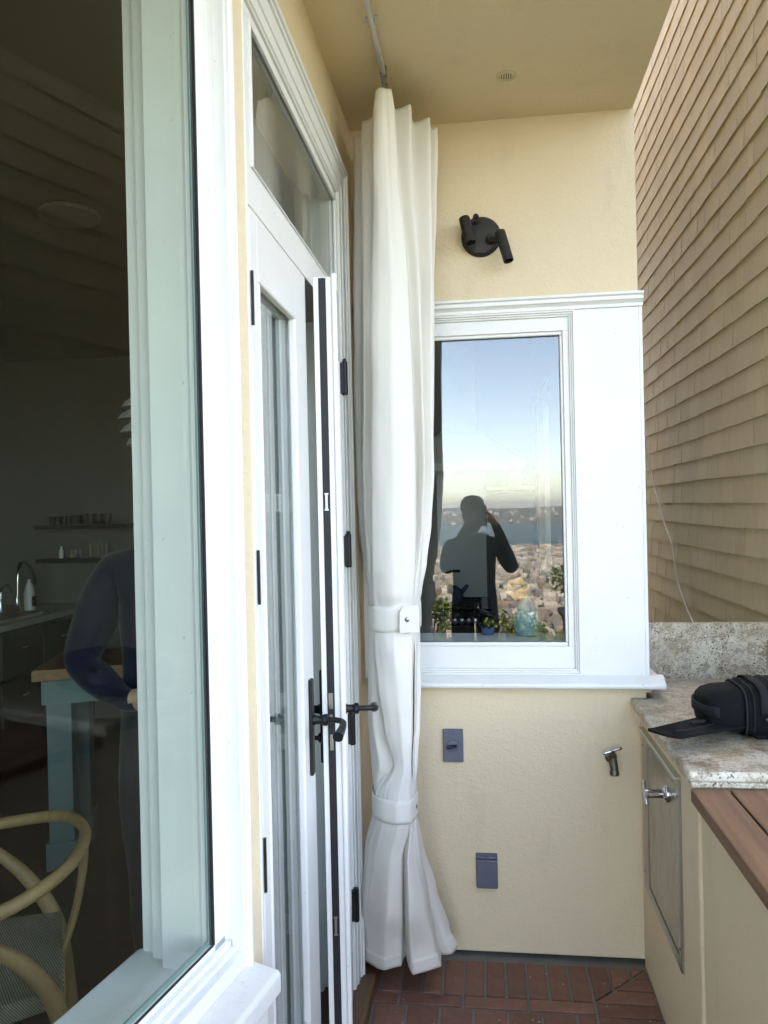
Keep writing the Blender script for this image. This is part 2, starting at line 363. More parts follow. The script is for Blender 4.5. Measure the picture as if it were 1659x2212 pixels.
# ---- end window
TR = m_white('trim_white')
for bx_ in ((WX1+.011, .5275, D-.016, D+.002, .962, 2.2125), (-.425, WX0-.011, D-.016, D+.002, .962, 2.2125), (.5275, .539, D-.0165, 2.95, .9625, 2.2128)):
    MB().box(*bx_).build('corner_board', TR, house, .0018)
m = MB()
prof = [(0, 2.2127), (-.022, 2.2127), (-.022, 2.224), (-.030, 2.232), (-.036, 2.234), (-.036, 2.246), (-.044, 2.250), (-.044, 2.258), (0, 2.264)]
m.prism([(p[0], p[1]) for p in prof], -.43, .541, lambda p, x: (x, D+p[0], p[1])); m.build('cornice', TR, house, .0012)
win = MB()
def ring(mb, x0, x1, z0, z1, wl, wr, wb, wt, y0, y1):
    mb.box(x0, x1, y0, y1, z0, z0+wb); mb.box(x0, x1, y0, y1, z1-wt, z1)
    mb.box(x0, x0+wl, y0, y1, z0+wb, z1-wt); mb.box(x1-wr, x1, y0, y1, z0+wb, z1-wt)
ring(win, WX0-.012, WX1+.012, .976, 2.2122, .0075, .0075, .006, .006, D-.020, D+.06)
ring(win, WX0-.0045, WX1+.0045, .982, 2.2062, .006, .006, .006, .006, D-.012, D+.06)
ring(win, WX0+.0015, WX1-.0015, .988, 2.2002, .006, .006, .006, .006, D-.005, D+.06)
window = win.build('window', TR, house, .0012); tag(window, 'white framed fixed window mirroring a bay and a person')
m = MB(); ring(m, WX0+.0075, WX1-.0075, .994, 2.1942, .028, .020, .075, .046, D+.004, D+.05); m.build('sash', TR, window, .0015)
m = MB(); ring(m, WX0+.0355, WX1-.0275, 1.069, 2.1482, .010, .010, .013, .0125, D+.011, D+.045); m.build('glazing_bead', TR, window, .004, seg=3)
GX0, GX1, GZ0, GZ1 = WX0+.045, WX1-.037, 1.081, 2.1365
m = MB(); m.box(GX0-.006, GX1+.006, D+.026, D+.032, GZ0-.006, GZ1+.006); m.build('pane', M['glass'], window)
m = MB(); ring(m, GX0-.004, GX1+.004, GZ0-.004, GZ1+.004, .0055, .0055, .0055, .0055, D+.0225, D+.0355); m.build('gasket', M['gasket'], window)
m = MB()
prof = [(.0, .9345), (-.050, .9345), (-.058, .939), (-.060, .946), (-.058, .954), (-.050, .958), (-.0165, .9755), (0, .9755)]
m.prism(prof, -.385, .584, lambda p, x: (x, D+p[0], p[1])); m.box(.5395, .584, D, 2.93, .9345, .9585)
m.build('sill', TR, window, .002)
m = MB(); m.box(-.385, .545, D-.012, D-.002, .918, .9345); m.build('sill_apron', M['stucco'], window)
# inside reveal of the end window
m = MB(); m.box(WX0-.02, WX0, D+.06, 3.02, 1.0, 2.2); m.box(WX1, WX1+.02, D+.06, 3.02, 1.0, 2.2); m.box(WX0-.02, WX1+.02, D+.06, 3.02, 2.2, 2.23); m.box(WX0-.06, WX1+.03, D+.06, 3.10, 1.03, 1.06)
m.build('reveal', M['inwhite'], window, .002)

sw_ = MB(); sw_.box(.40, .45, 4.2, 5.3, 1.05, 1.10); sw_.box(.40, .45, 4.2, 5.3, 2.20, 2.25); sw_.box(.40, .45, 4.2, 4.25, 1.10, 2.20); sw_.box(.40, .45, 5.25, 5.3, 1.10, 2.20)
vw_ = MB(); vw_.box(-2.0, -1.1, -1.40, -1.34, .66, .73); vw_.box(-2.0, -1.1, -1.40, -1.34, 2.53, 2.6); vw_.box(-2.0, -1.93, -1.40, -1.34, .73, 2.53); vw_.box(-1.17, -1.1, -1.40, -1.34, .73, 2.53)
vwo = vw_.build('view_window', TR, house); MB().box(-1.935, -1.165, -1.373, -1.367, .725, 2.535).build('pane', M['glass'], vwo)
swo = sw_.build('added_side_window', TR, house); MB().box(.422, .428, 4.245, 5.255, 1.095, 2.205).build('pane', M['glass'], swo)  # unseen opening, added to let more light into the kitchen
# ---- door frame, transom, casing
Y0, Y1, YM = 1.478, 2.432, 1.9535             # opening of the pair of doors
m = MB()
m.box(-.55, XD-.0005, 1.466, 1.4755, 0, 2.62)                            # hinge jamb
m.box(-.55, XD+.003, Y1+.003, Y1+.05, 0, 2.62)
m.box(-.55, XD-.001, 1.4755, Y1+.003, 2.146, 2.226)                   # rail between door and transom
m.box(-.55, XD+.002, 1.4755, Y1+.003, 2.548, 2.62)
m.build('door_frame', TR, house, .002)
tr = MB(); 
def yring(mb, y0, y1, z0, z1, wl, wr, wb, wt, x0, x1):
    mb.box(x0, x1, y0, y1, z0, z0+wb); mb.box(x0, x1, y0, y1, z1-wt, z1)
    mb.box(x0, x1, y0, y0+wl, z0+wb, z1-wt); mb.box(x0, x1, y1-wr, y1, z0+wb, z1-wt)
yring(tr, 1.477, Y1+.001, 2.2265, 2.546, .03, .020, .004, .022, -.52, XD-.004)
transom = tr.build('transom_window', TR, house, .002)
m = MB(); yring(m, 1.507, Y1-.019, 2.2305, 2.524, .01, .009, .003, .012, -.444, XD+.001); m.build('glazing_bead', TR, transom, .004, seg=3)
m = MB(); m.box(-.452, -.4465, 1.500, Y1-.017, 2.2285, 2.526); m.build('pane', M['glass'], transom)
cs = MB()                                                              # casing round the doors: back band and cove, at the head and right side
def casing(mb, a0, a1, x1):
    mb.box(-.4405, x1, 1.476, 2.436+a1, 2.552+a0, 2.552+a1); mb.box(-.4405, x1, 2.436+a0, 2.436+a1, .0, 2.552+a0)
casing(cs, 0, .028, -.430); casing(cs, .028, .070, -.4265); casing(cs, .070, .080, -.421); casing(cs, .080, .092, -.415)
cs.build('door_casing', TR, house, .0025)
m = MB(); m.box(-.53, -.381, 1.44, 2.53, -.02, .042); m.box(-.53, -.44, 1.4757, Y1+.002, .042, .05); m.build('threshold', M['thresh'], house, .004)

# ---- French doors
STL, STR, GT, GB = .047, .112, 2.024, .335
def leaf(name, label, mirror):
    """leaf built closed, with the hinge edge at local y=0 and the lock edge at y=.475, outer face x=0"""
    W_ = .474; s = (lambda y: -y) if mirror else (lambda y: y)
    def bx(mb, x0, x1, y0, y1, z0, z1):
        a, b = sorted((s(y0), s(y1))); mb.box(x0, x1, a, b, z0, z1)
    f = MB(); wl, wr = (STL, STR)
    bx(f, -.046, 0, 0, wl, .052, 2.142); bx(f, -.046, 0, W_-wr, W_, .052, 2.142); bx(f, -.046, 0, wl, W_-wr, GT, 2.142); bx(f, -.046, 0, wl, W_-wr, .052, GB-.02)
    o = f.build(name, TR, house, .0018); tag(o, label)
    b = MB()
    for y0, y1, z0, z1 in ((wl-.001, W_-wr+.001, GT-.016, GT+.001), (wl-.001, W_-wr+.001, GB-.021, GB-.004), (wl-.001, wl+.013, GB-.004, GT-.016), (W_-wr-.013, W_-wr+.001, GB-.004, GT-.016)):
        bx(b, -.016, .0025, y0, y1, z0, z1)
    parts = [b.build('glazing_bead', TR, None, .005, seg=3)]
    g = MB(); bx(g, -.022, -.018, wl-.004, W_-wr+.004, GB-.01, GT-.005); parts.append(g.build('pane', M['glass'], None))
    g = MB(); bx(g, -.036, -.032, wl-.004, W_-wr+.004, GB-.01, GT-.005); parts.append(g.build('pane', M['glass'], None))
    g = MB()
    for y0, y1 in ((wl-.003, wl+.008), (W_-wr-.014, W_-wr+.003)): bx(g, -.0315, -.0225, y0, y1, GB-.01, GT-.005)
    parts.append(g.build('spacer_bar', M['spacer'], None))
    g = MB()
    for y0, y1, z0, z1 in ((wl-.001, wl+.012, GB-.004, GT-.016), (W_-wr-.012, W_-wr+.001, GB-.004, GT-.016), (wl, W_-wr, GT-.016, GT), (wl, W_-wr, GB-.02, GB-.004)):
        bx(g, -.0475, -.0375, y0, y1, z0, z1)
    parts.append(g.build('inner_bead', TR, None, .003))
    # escutcheon and lever, outside
    hy = W_-.052; zc = 1.022
    e = MB(); bx(e, .0002, .009, hy-.014, hy+.014, zc-.122, zc+.115); parts.append(e.build('escutcheon', M['black'], None, .004))
    def lever(xs, side):
        l = MB(); yy = s(hy)
        l.lathe([(.013, 0), (.013, .004), (.0105, .007), (.0105, .022), (.0145, .026), (.0145, .034), (.0095, .038)], (xs, yy, zc+.014), (side, 0, 0), 16)
        q = -1 if not mirror else 1
        pth = catmull([(xs+side*.034, yy, zc+.014), (xs+side*.060, yy+q*.002, zc+.014), (xs+side*.076, yy+q*.014, zc+.012), (xs+side*.079, yy+q*.034, zc+.007), (xs+side*.078, yy+q*.058, zc+.001), (xs+side*.076, yy+q*.082, zc-.004)], 4)
        n = len(pth); l.tube(pth, [.0068 + .0062*(i/(n-1))**2 for i in range(n)], 12)
        return l
    parts.append(smooth_angle(lever(.009, 1).build('lever_handle', M['black'], None)))
    e = MB(); bx(e, -.055, -.0462, hy-.014, hy+.014, zc-.122, zc+.115); parts.append(e.build('escutcheon', M['black'], None, .003))
    parts.append(smooth_angle(lever(-.055, -1).build('lever_handle', M['black'], None)))
    k = MB(); k.lathe([(.012, 0), (.012, .004), (.006, .008), (.006, .018), (.016, .024), (.004, .03)], (-.055, s(hy), zc-.06), (-1, 0, 0), 12); parts.append(smooth_angle(k.build('thumb_turn', M['black'], None)))
    for z0 in (.815, 1.372, 1.912):
        h = MB(); z1 = z0 + .105
        if not mirror:
            h.box(.0005, .0052, -.0035, .002, z0, z1)
        else:
            h.lathe([(.008, 0), (.0095, .004), (.0095, z1-z0-.004), (.008, z1-z0)], (.015, .004, z0), (0, 0, 1), 12); h.box(.0005, .012, -.010, .018, z0+.006, z1-.006)
            h.lathe([(.005, 0), (.006, .006), (.003, .009)], (.015, .004, z1), (0, 0, 1), 10)
        parts.append(h.build('hinge', M['black'], None))
    if mirror:
        h = MB(); h.lathe([(.008, 0), (.0095, .004), (.0095, .101), (.008, .105)], (.015, .004, .26), (0, 0, 1), 12); h.box(.0005, .012, -.010, .018, .266, .359); parts.append(h.build('hinge', M['black'], None))
        # black lock strip let into the edge, overlapping bead outside, bolts
        st = MB(); st.box(-.0325, -.0140, -W_-.0016, -W_+.001, .055, 2.138); parts.append(st.build('lock_strip', M['gasket'], None))
        ov = MB(); ov.box(.0002, .013, -W_-.007, -W_+.028, .055, 2.150); parts.append(ov.build('astragal', TR, None, .005, seg=3))
        for z0, zz, mm in ((1.555, .036, 'soft'), (.48, .04, 'steel')):
            q = MB(); q.box(-.0265, -.0205, -W_-.003, -W_-.0015, z0, z0+zz); q.box(-.0285, -.0185, -W_-.003, -W_-.0015, z0-.004, z0); q.box(-.0285, -.0185, -W_-.003, -W_-.0015, z0+zz, z0+zz+.004)
            parts.append(q.build('strike_clip', M[mm], None))
        q = MB(); q.box(-.030, -.018, -W_-.0065, -W_-.0015, 1.050, 1.090); q.box(-.028, -.020, -W_-.009, -W_-.0015, 1.020, 1.036); parts.append(q.build('latch_bolt', M['drawer'], None, .001))
        q = MB(); q.box(-.028, -.019, -W_-.003, -W_-.0015, .945, .985); parts.append(q.build('deadbolt', M['steel'], None, .001))
        for z0 in (2.08, 1.86, 1.66, 1.52, 1.36, 1.20, 1.12, .91, .80, .66, .40, .20):
            q = MB(); q.lathe([(.0035, 0), (.0035, .001), (.0018, .0012)], (-.0235, -W_-.0016, z0), (0, -1, 0), 10); parts.append(q.build('screw', M['black'], None))
    else:
        st = MB(); st.box(-.036, -.010, W_-.001, W_+.0016, .055, 2.138); parts.append(st.build('weather_strip', M['white'], None))
    for p in parts: p.parent = o
    return o
dl = leaf('french_door', 'closed door leaf with long black escutcheon and lever', False); dl.location = (XD, Y0+.0005, 0)
dr = leaf('french_door', 'door leaf standing ajar with black lock strip in its edge', True)
ang = R(8.2); pin = Vector((-.423, Y1-.006, 0)); off = Vector((-.015, .0035, 0))
dr.rotation_euler = (0, 0, ang); dr.location = pin + Matrix.Rotation(ang, 3, 'Z') @ off
for o in (dl, dr): adopt(o, house)
for o in (dl, dr): o.matrix_parent_inverse = Matrix.Translation(-house.location)

# ---- bay window
BZ0, BZ1 = .768, 2.62
UE = -.100                                      # far edge of the glass along the bay wall
bw = MB()
P_ = [(-.100, -.062), (-.098, -.046), (-.060, -.046), (-.056, -.043), (-.0565, -.035), (-.0590, -.032), (-.0635, -.0055), (-.060, -.0045), (-.060, .002), (-.056, .004), (-.056, .0065), (-.0495, .007), (-.0495, -.004), (-.03, -.03), (-.03, -.062)]
bw.vprism([bay2(u, n) for u, n in P_], .70, BZ1+.06)
frame = bw.build('bay_window', TR, house, .0012); tag(frame, 'tall bay window with a broad white stepped frame')
WT = m_weathered('weathered_trim')
rail = MB()                                     # bottom rail, stepping outward and down
for n0, n1, z0, z1 in ((-.062, -.046, .70, .768), (-.046, -.034, .695, .757), (-.034, -.022, .69, .748), (-.022, -.004, .68, .742)):
    rail.vprism([bay2(-2.0, n0), bay2(-.058, n0), bay2(-.058, n1), bay2(-2.0, n1)], z0, z1)
rail.build('bottom_rail', m_weathered('rail_paint', (.80, .79, .755)), frame, .0025)
top = MB(); top.vprism([bay2(-2.0, -.062), bay2(-.058, -.062), bay2(-.058, -.004), bay2(-2.0, -.004)], BZ1, BZ1+.08); top.vprism([bay2(-2.0, -.062), bay2(-1.93, -.062), bay2(-1.93, -.004), bay2(-2.0, -.004)], .768, BZ1); top.build('head_rail', TR, frame, .002)
sill = MB()
sp = [(-.005, .66), (-.005, .716), (.052, .7065), (.0575, .700), (.0575, .668), (.050, .661)]
vs = [bay(-2.05, n, z) for n, z in sp] + [bay(-.040, n, z) for n, z in sp]
sill.add(vs, [tuple(range(6)), tuple(range(11, 5, -1))] + [(i, 6+i, 6+(i+1) % 6, (i+1) % 6) for i in range(6)])
sill.build('sill', WT, frame, .003)
m = MB(); m.vprism([bay2(-2.0, .0), bay2(-.052, .0), bay2(-.052, .034), bay2(-2.0, .034)], .50, .66); m.build('sill_apron', TR, frame, .003)
m = MB(); m.vprism([bay2(-1.95, -.054), bay2(-.101, -.054), bay2(-.101, -.048), bay2(-1.95, -.048)], BZ0-.002, BZ1+.01); m.build('pane', M['bayglass'], frame)
m = MB(); m.vprism([bay2(-.1015, -.056), bay2(-.0975, -.056), bay2(-.0975, -.0455), bay2(-.1015, -.0455)], BZ0, BZ1)
m.vprism([bay2(-1.93, -.0475), bay2(-.1015, -.0475), bay2(-.1015, -.0455), bay2(-1.93, -.0455)], BZ0-.001, BZ0+.003); m.build('gasket', M['gasket'], frame)
m = MB(); m.vprism([bay2(-.1045, -.0582), bay2(-.1012, -.0582), bay2(-.1012, -.0545), bay2(-.1045, -.0545)], BZ0, BZ1); m.vprism([bay2(-1.93, -.0582), bay2(-.1045, -.0582), bay2(-.1045, -.0545), bay2(-1.93, -.0545)], BZ0, BZ0+.009); m.build('glass_edge', M['edgeglass'], frame)
jb = MB()                                       # inside jamb: flat, then two steps back
jb.vprism([bay2(-.096, -.062), bay2(-.060, -.062), bay2(-.03, -.062), bay2(-.03, -.235), bay2(-.050, -.235), bay2(-.050, -.202), bay2(-.066, -.202), bay2(-.066, -.165), bay2(-.0885, -.165), bay2(-.0885, -.080), bay2(-.0925, -.078), bay2(-.096, -.072)], .70, BZ1+.12)
jb.build('inner_jamb', M['inwhite'], frame, .0015)
st = MB(); st.vprism([bay2(-2.0, -.062), bay2(-.03, -.062), bay2(-.03, -.185), bay2(-.042, -.25), bay2(-2.0, -.25)], .674, .702); st.build('stool', M['inwhite'], frame, .006)
hd = MB(); hd.vprism([bay2(-2.0, -.062), bay2(-.03, -.062), bay2(-.03, -.24), bay2(-2.0, -.24)], BZ1+.0, BZ1+.03); hd.vprism([bay2(-2.0, -.152), bay2(-.03, -.152), bay2(-.03, -.24), bay2(-2.0, -.24)], .03, .674); hd.vprism([bay2(-2.6, -.152), bay2(-1.93, -.152), bay2(-1.93, -.24), bay2(-2.6, -.24)], .03, BZ1+.03)
hd.build('inner_lining', M['inwhite'], frame, .002)

# ---- inside of the house
FI = .03; IC = 2.74
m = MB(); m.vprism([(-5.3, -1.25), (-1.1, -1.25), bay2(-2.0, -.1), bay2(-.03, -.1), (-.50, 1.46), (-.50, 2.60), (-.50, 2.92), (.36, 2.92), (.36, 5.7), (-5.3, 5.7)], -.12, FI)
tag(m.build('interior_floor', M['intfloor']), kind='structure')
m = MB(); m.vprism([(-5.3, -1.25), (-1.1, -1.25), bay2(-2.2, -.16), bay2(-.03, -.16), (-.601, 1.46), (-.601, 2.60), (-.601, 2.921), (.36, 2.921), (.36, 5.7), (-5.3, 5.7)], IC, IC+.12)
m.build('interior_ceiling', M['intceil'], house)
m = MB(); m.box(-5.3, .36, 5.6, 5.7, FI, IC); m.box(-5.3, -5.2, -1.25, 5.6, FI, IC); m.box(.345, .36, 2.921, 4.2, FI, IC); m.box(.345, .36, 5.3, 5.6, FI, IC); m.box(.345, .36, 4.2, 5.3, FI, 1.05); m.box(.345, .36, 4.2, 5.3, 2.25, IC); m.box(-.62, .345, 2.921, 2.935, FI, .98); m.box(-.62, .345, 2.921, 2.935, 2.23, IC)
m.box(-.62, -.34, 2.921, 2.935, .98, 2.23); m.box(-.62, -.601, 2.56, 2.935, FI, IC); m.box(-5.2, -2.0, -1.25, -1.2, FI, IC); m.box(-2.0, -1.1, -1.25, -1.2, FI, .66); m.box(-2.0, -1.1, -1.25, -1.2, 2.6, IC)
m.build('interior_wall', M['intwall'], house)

# ------------------------------------------------------------------ patio of brick
patio = MB().box(-1.2, 1.16, -1.3, D+.05, -.25, -.006).build('patio', M['mortar']); tag(patio, kind='structure')
rng = random.Random(4)
def clip(poly, nx, ny, c):                       # keep nx*x+ny*y <= c
    out = []
    for i in range(len(poly)):
        a, b = poly[i], poly[(i+1) % len(poly)]; da = nx*a[0]+ny*a[1]-c; db = nx*b[0]+ny*b[1]-c
        if da <= 0: out.append(a)
        if (da < 0) != (db < 0) and da != db:
            k = da/(da-db); out.append((a[0]+(b[0]-a[0])*k, a[1]+(b[1]-a[1])*k))
    return out
def brick(x0, x1, y0, y1, clips=()):
    g = .0042; j = lambda: rng.uniform(-.0012, .0012)
    p = [(x0+g+j(), y0+g+j()), (x1-g+j(), y0+g+j()), (x1-g+j(), y1-g+j()), (x0+g+j(), y1-g+j())]
    for c in clips: p = clip(p, *c)
    if len(p) < 3: return
    a = abs(sum(p[i][0]*p[(i+1) % len(p)][1]-p[(i+1) % len(p)][0]*p[i][1] for i in range(len(p))))/2
    if a < 2.5e-4: return
    cx = sum(q[0] for q in p)/len(p); cy = sum(q[1] for q in p)/len(p)
    mb = MB(); mb.vprism(p, -.045, rng.uniform(-.0012, .0012)); mb.build('brick', M['brick'], patio, .0022, loc=(cx, cy, 0))
SQ = 1/math.sqrt(2); XB, YB = .309, 2.507      # inner corner of the border
dcl = (SQ, -SQ, (XB-YB)*SQ-.0042); dcr = (-SQ, SQ, (YB-XB)*SQ-.0042)
x = XB
pit = .0676
for i in range(-3, 11):
    brick(XB-(i+1)*pit, XB-i*pit, YB, 2.706, (dcl,) if i < 0 else ())
for i in range(-3, 56):
    brick(XB, .506, YB-(i+1)*pit, YB-i*pit, (dcr,) if i < 0 else ())
for i in range(4): brick(.209-(i+1)*.2035+.1, .209-i*.2035+.1, YB-.060, YB)
for i in range(19): brick(XB-.060, XB, YB-.060-(i+1)*.2035, YB-.060-i*.2035)
for c in range(7):
    x1 = XB-.0625-c*.1035; x0 = max(x1-.1035, -.381)
    if x1-x0 < .02: continue
    offy = .1 if c % 2 else 0
    for r in range(19):
        y1 = YB-.0625-r*.204+offy; y0 = y1-.204
        brick(x0, x1, y0, min(y1, YB-.0625))

# paint flecks and grit lying on the bricks
fk = MB(); frg = random.Random(8)
for k in range(70):
    x, y, r = frg.uniform(-.36, .49), frg.uniform(1.6, 2.69), frg.uniform(.0012, .0038); a0 = frg.uniform(0, 6)
    fk.vprism([(x+r*math.cos(a0+j*1.4)*frg.uniform(.6, 1.2), y+r*math.sin(a0+j*1.4)) for j in range(4)], .0015, .0026)
tag(fk.build('paint_flecks', plain('fleck', (.50, .45, .36), .8, 0, .3, 40)), kind='stuff')

# ------------------------------------------------------------------ counter, backsplash, steel door
CT = .9
counter = thing('outdoor_counter', 'stucco outdoor counter with speckled granite top and stainless access door', 'counter', (.8, 2.4, 0))
m = MB(); m.box(.506, 1.12, 2.012, D-.0005, -.02, .858); m.box(.5295, 1.12, D-.0005, 3.03, -.02, .858); m.build('base', M['stucco'], counter, .006)
ct = MB(); ct.vprism([(.476, 1.975), (1.135, 1.975), (1.135, 3.035), (.5405, 3.035), (.5405, D-.014), (.476, D-.004)], .874, CT); ctop = ct.build('countertop', M['granite'], counter, .009, seg=4)
m = MB(); m.vprism([(.485, 1.984), (1.13, 1.984), (1.13, 3.03), (.545, 3.03), (.545, D-.004), (.485, D-.004)], .858, .874); m.build('edge_moulding', M['granite'], ctop, .004)
m = MB(); m.box(.5405, 1.135, 3.035, 3.062, .86, 1.105); m.build('backsplash', M['granite'], counter, .002)
def yz(mb, y0, y1, z0, z1, xa, xb): mb.box(xa, xb, y0, y1, z0, z1)
fr = MB(); ya, yb, za, zb = 2.182, 2.668, .290, .812
for a in ((ya, yb, za, za+.030), (ya, yb, zb-.028, zb), (ya, ya+.026, za+.03, zb-.028), (yb-.072, yb, za+.03, zb-.028)): yz(fr, *a, .4985, .507)
ad = fr.build('access_door', M['steel'], counter, .002); tag(ad, 'brushed stainless access door with chrome T handle')
m = MB(); m.box(.488, .5065, ya-.006, yb+.004, zb, zb+.007); m.build('drip_edge', m_steel('flange_steel', (.66, .66, .62), .4), ad, .002)
m = MB(); m.box(.5003, .507, ya+.030, yb-.080, za+.038, zb-.032); m.build('panel', m_steel('door_steel', (.36, .345, .315), .24), ad, .002)
m = MB(); m.box(.5025, .5063, ya+.026, ya+.030, za+.03, zb-.028); m.box(.5025, .5063, yb-.080, yb-.072, za+.03, zb-.028); m.box(.5025, .5063, ya+.03, yb-.080, za+.03, za+.038); m.build('shadow_gap', M['gasket'], ad)
hd = MB(); hc = (.500, 2.318, .724)
hd.lathe([(.024, 0), (.024, .004), (.019, .010), (.012, .014), (.012, .052), (.014, .054), (.014, .062), (.008, .064)], hc, (-1, 0, 0), 20)
hd.tube([(.440, 2.338, .754), (.4385, 2.318, .724), (.440, 2.302, .698)], [.005, .0068, .005], 10); smooth_angle(hd.build('t_handle', M['chrome'], ad))
for y, z in ((ya+.012, zb-.05), (ya+.012, za+.06), (yb-.012, zb-.05), (yb-.012, za+.06)):
    q = MB(); q.lathe([(.0045, 0), (.0045, .0015), (.002, .002)], (.4985, y, z), (-1, 0, 0), 10); q.build('screw', M['brass'], ad)

# ------------------------------------------------------------------ wooden bar top
bar = thing('wooden_bar_top', 'reddish brown slatted wooden bar top butting against the granite counter', 'bar', (.8, 1.2, 0))
m = MB(); m.box(.514, 1.1, .1, 2.0118, -.02, .828); m.build('base', M['stucco'], bar, .004)
for k in range(7):
    x0 = .480 + k*.0905
    mb = MB(); mb.box(x0, x0+.0855, .08, 1.972 + rng.uniform(-.002, .002), .829, .8625 + rng.uniform(-.001, .001)); mb.build('plank', M['plank'], bar, .003, loc=(x0, 1.0, .84))

# ------------------------------------------------------------------ neighbour's shingled wall
nb = thing('neighbour_house', 'tall tan shingled side wall of the neighbouring house', 'house', (1.3, 5, -3))
m = MB(); m.box(1.186, 4.0, 2.0, 11, -3, 6.9); m.build('wall', plain('sheathing', (.10, .085, .06), .9), nb)
EXP = .1195
def shingle_geo(mb, y0, y1, zb, tilt, thick, dz):
    x1 = 1.186; z0 = zb+dz; z1 = zb+EXP+.03
    xo = x1-.022-thick; xt = x1-.004
    mb.add([(xo,y0,z0),(x1,y0,z0),(x1,y1,z0),(xo,y1,z0),(xt-.010,y0,z1),(x1,y0,z1),(x1,y1,z1),(xt-.010,y1,z1)],
           [(0,1,2,3),(4,7,6,5),(0,4,5,1),(1,5,6,2),(2,6,7,3),(3,7,4,0)])
srng = random.Random(11); cand = []; rest = MB(); under = MB()
zc = -.6
rown = 0
while zc < 6.8:
    y = 2.0 - srng.uniform(0, .05); wav = srng.uniform(-.004, .004)
    while y < 10.9:
        wd = srng.choice((.075, .10, .12, .14, .165, .19)) * srng.uniform(.9, 1.1); y2 = min(y+wd, 11)
        gap = srng.choice((.0005, .0007, .0010, .0018))
        args = (y+gap, y2-gap, zc, 0, srng.uniform(-.0015, .002), wav + srng.uniform(-.0025, .0025) + .004*math.sin(y*1.7+rown))
        cy, czz = (y+y2)/2, zc+.07
        px_, py_ = proj((1.16, cy, czz)) if cy > .5 else (9999, 0)
        vis = 1383 < px_ < 1662 and 0 < py_ < 1362 and not (py_ < 237 and px_ < 1445 - (py_/237)*77)
        cand.append((0 if vis else 1, cy, args)); y = y2
    under.add([(1.1668, 2.0, zc+.012), (1.1668, 11, zc+.012), (1.1785, 11, zc+EXP+.012), (1.1785, 2.0, zc+EXP+.012)], [(0, 3, 2, 1)])
    zc += EXP; rown += 1
cand.sort(key=lambda a: (a[0], a[1]))
for i, (v_, cy, a) in enumerate(cand):
    if i < 300 and v_ == 0:
        mb = MB(); shingle_geo(mb, *a); mb.build('shingle', M['shingle'], nb, loc=(1.186, cy, a[2]))
    else: shingle_geo(rest, *a)
ro = rest.build('shingles', M['shingle'], nb); tag(ro, kind='stuff'); under.build('underlay', plain('pale_cedar', (.55, .50, .40), .9), nb)

# white wire hanging down the shingles
C6 = zm(1220, 900, 700/1659.)
pts = [onX(*C6(x, y), 1.142) for x, y in ((878, 240), (885, 290), (915, 400), (945, 540), (962, 650), (985, 760), (1015, 860), (1045, 970), (1082, 1070), (1098, 1160), (1112, 1260), (1140, 1370), (1180, 1480), (1218, 1565), (1260, 1680))]
tag(smooth_angle(MB().tube(catmull([tuple(p) for p in pts], 5), .0042, 8).build('wire', M['offwire'])), 'thin white wire hanging slack across the tan shingles', 'wire')

# ------------------------------------------------------------------ fittings on the end wall
C2a = zm(600, 0, 700/1659.); C2 = zm(600, 1630, 700/1659.); C3 = zm(1220, 1630, 700/1659.)
# spot light
pc = onY(*C2a(1428, 1408), D)
wl = thing('wall_spotlight', 'dark bronze double spotlight on a round plate high on the stucco wall', 'light', tuple(pc))
m = MB(); m.lathe([(.068, 0), (.068, .010), (.064, .013), (.064, .020), (.060, .024), (.020, .027)], pc, (0, -1, 0), 40); smooth_angle(m.build('back_plate', M['bronze'], wl))
def head(p0, p1, r):
    a = onY(*C2a(*p0), D-.060); b = onY(*C2a(*p1), D-.085); d = (b-a); L_ = d.length
    mb = MB(); mb.lathe([(r*.72, -.003), (r, 0), (r*1.02, .004), (r*1.02, L_*.62), (r*.985, L_*.64), (r*.985, L_), (r*.85, L_), (r*.82, L_*.72), (.004, L_*.70)], a, d, 24)
    h = smooth_angle(mb.build('lamp_head', M['bronze'], wl))
    return a, b
a1, b1 = head((1328, 1295), (1368, 1440), .0185); a2, b2 = head((1540, 1375), (1592, 1545), .0175)
for (zx, zy), tgt in (((1398, 1315), a1.lerp(b1, .3)), ((1476, 1432), a2.lerp(b2, .3))):
    p = onY(*C2a(zx, zy), D-.02); mb = MB()
    mb.lathe([(.013, 0), (.013, .016), (.0105, .018), (.0105, .030), (.0085, .036)], p, (0, -1, .25), 16)
    mb.tube([p + Vector((0, -.022, 0)), p.lerp(tgt, .5) + Vector((0, -.016, .002)), tgt], .0075, 10); smooth_angle(mb.build('swivel_knob', M['bronze'], wl))
for zx, zy in ((1430, 1318), (1468, 1490)):
    p = onY(*C2a(zx, zy), D-.024); mb = MB(); mb.lathe([(.004, 0), (.004, .003), (.002, .004)], p, (0, -1, 0), 10); mb.build('screw', M['bronze'], wl)
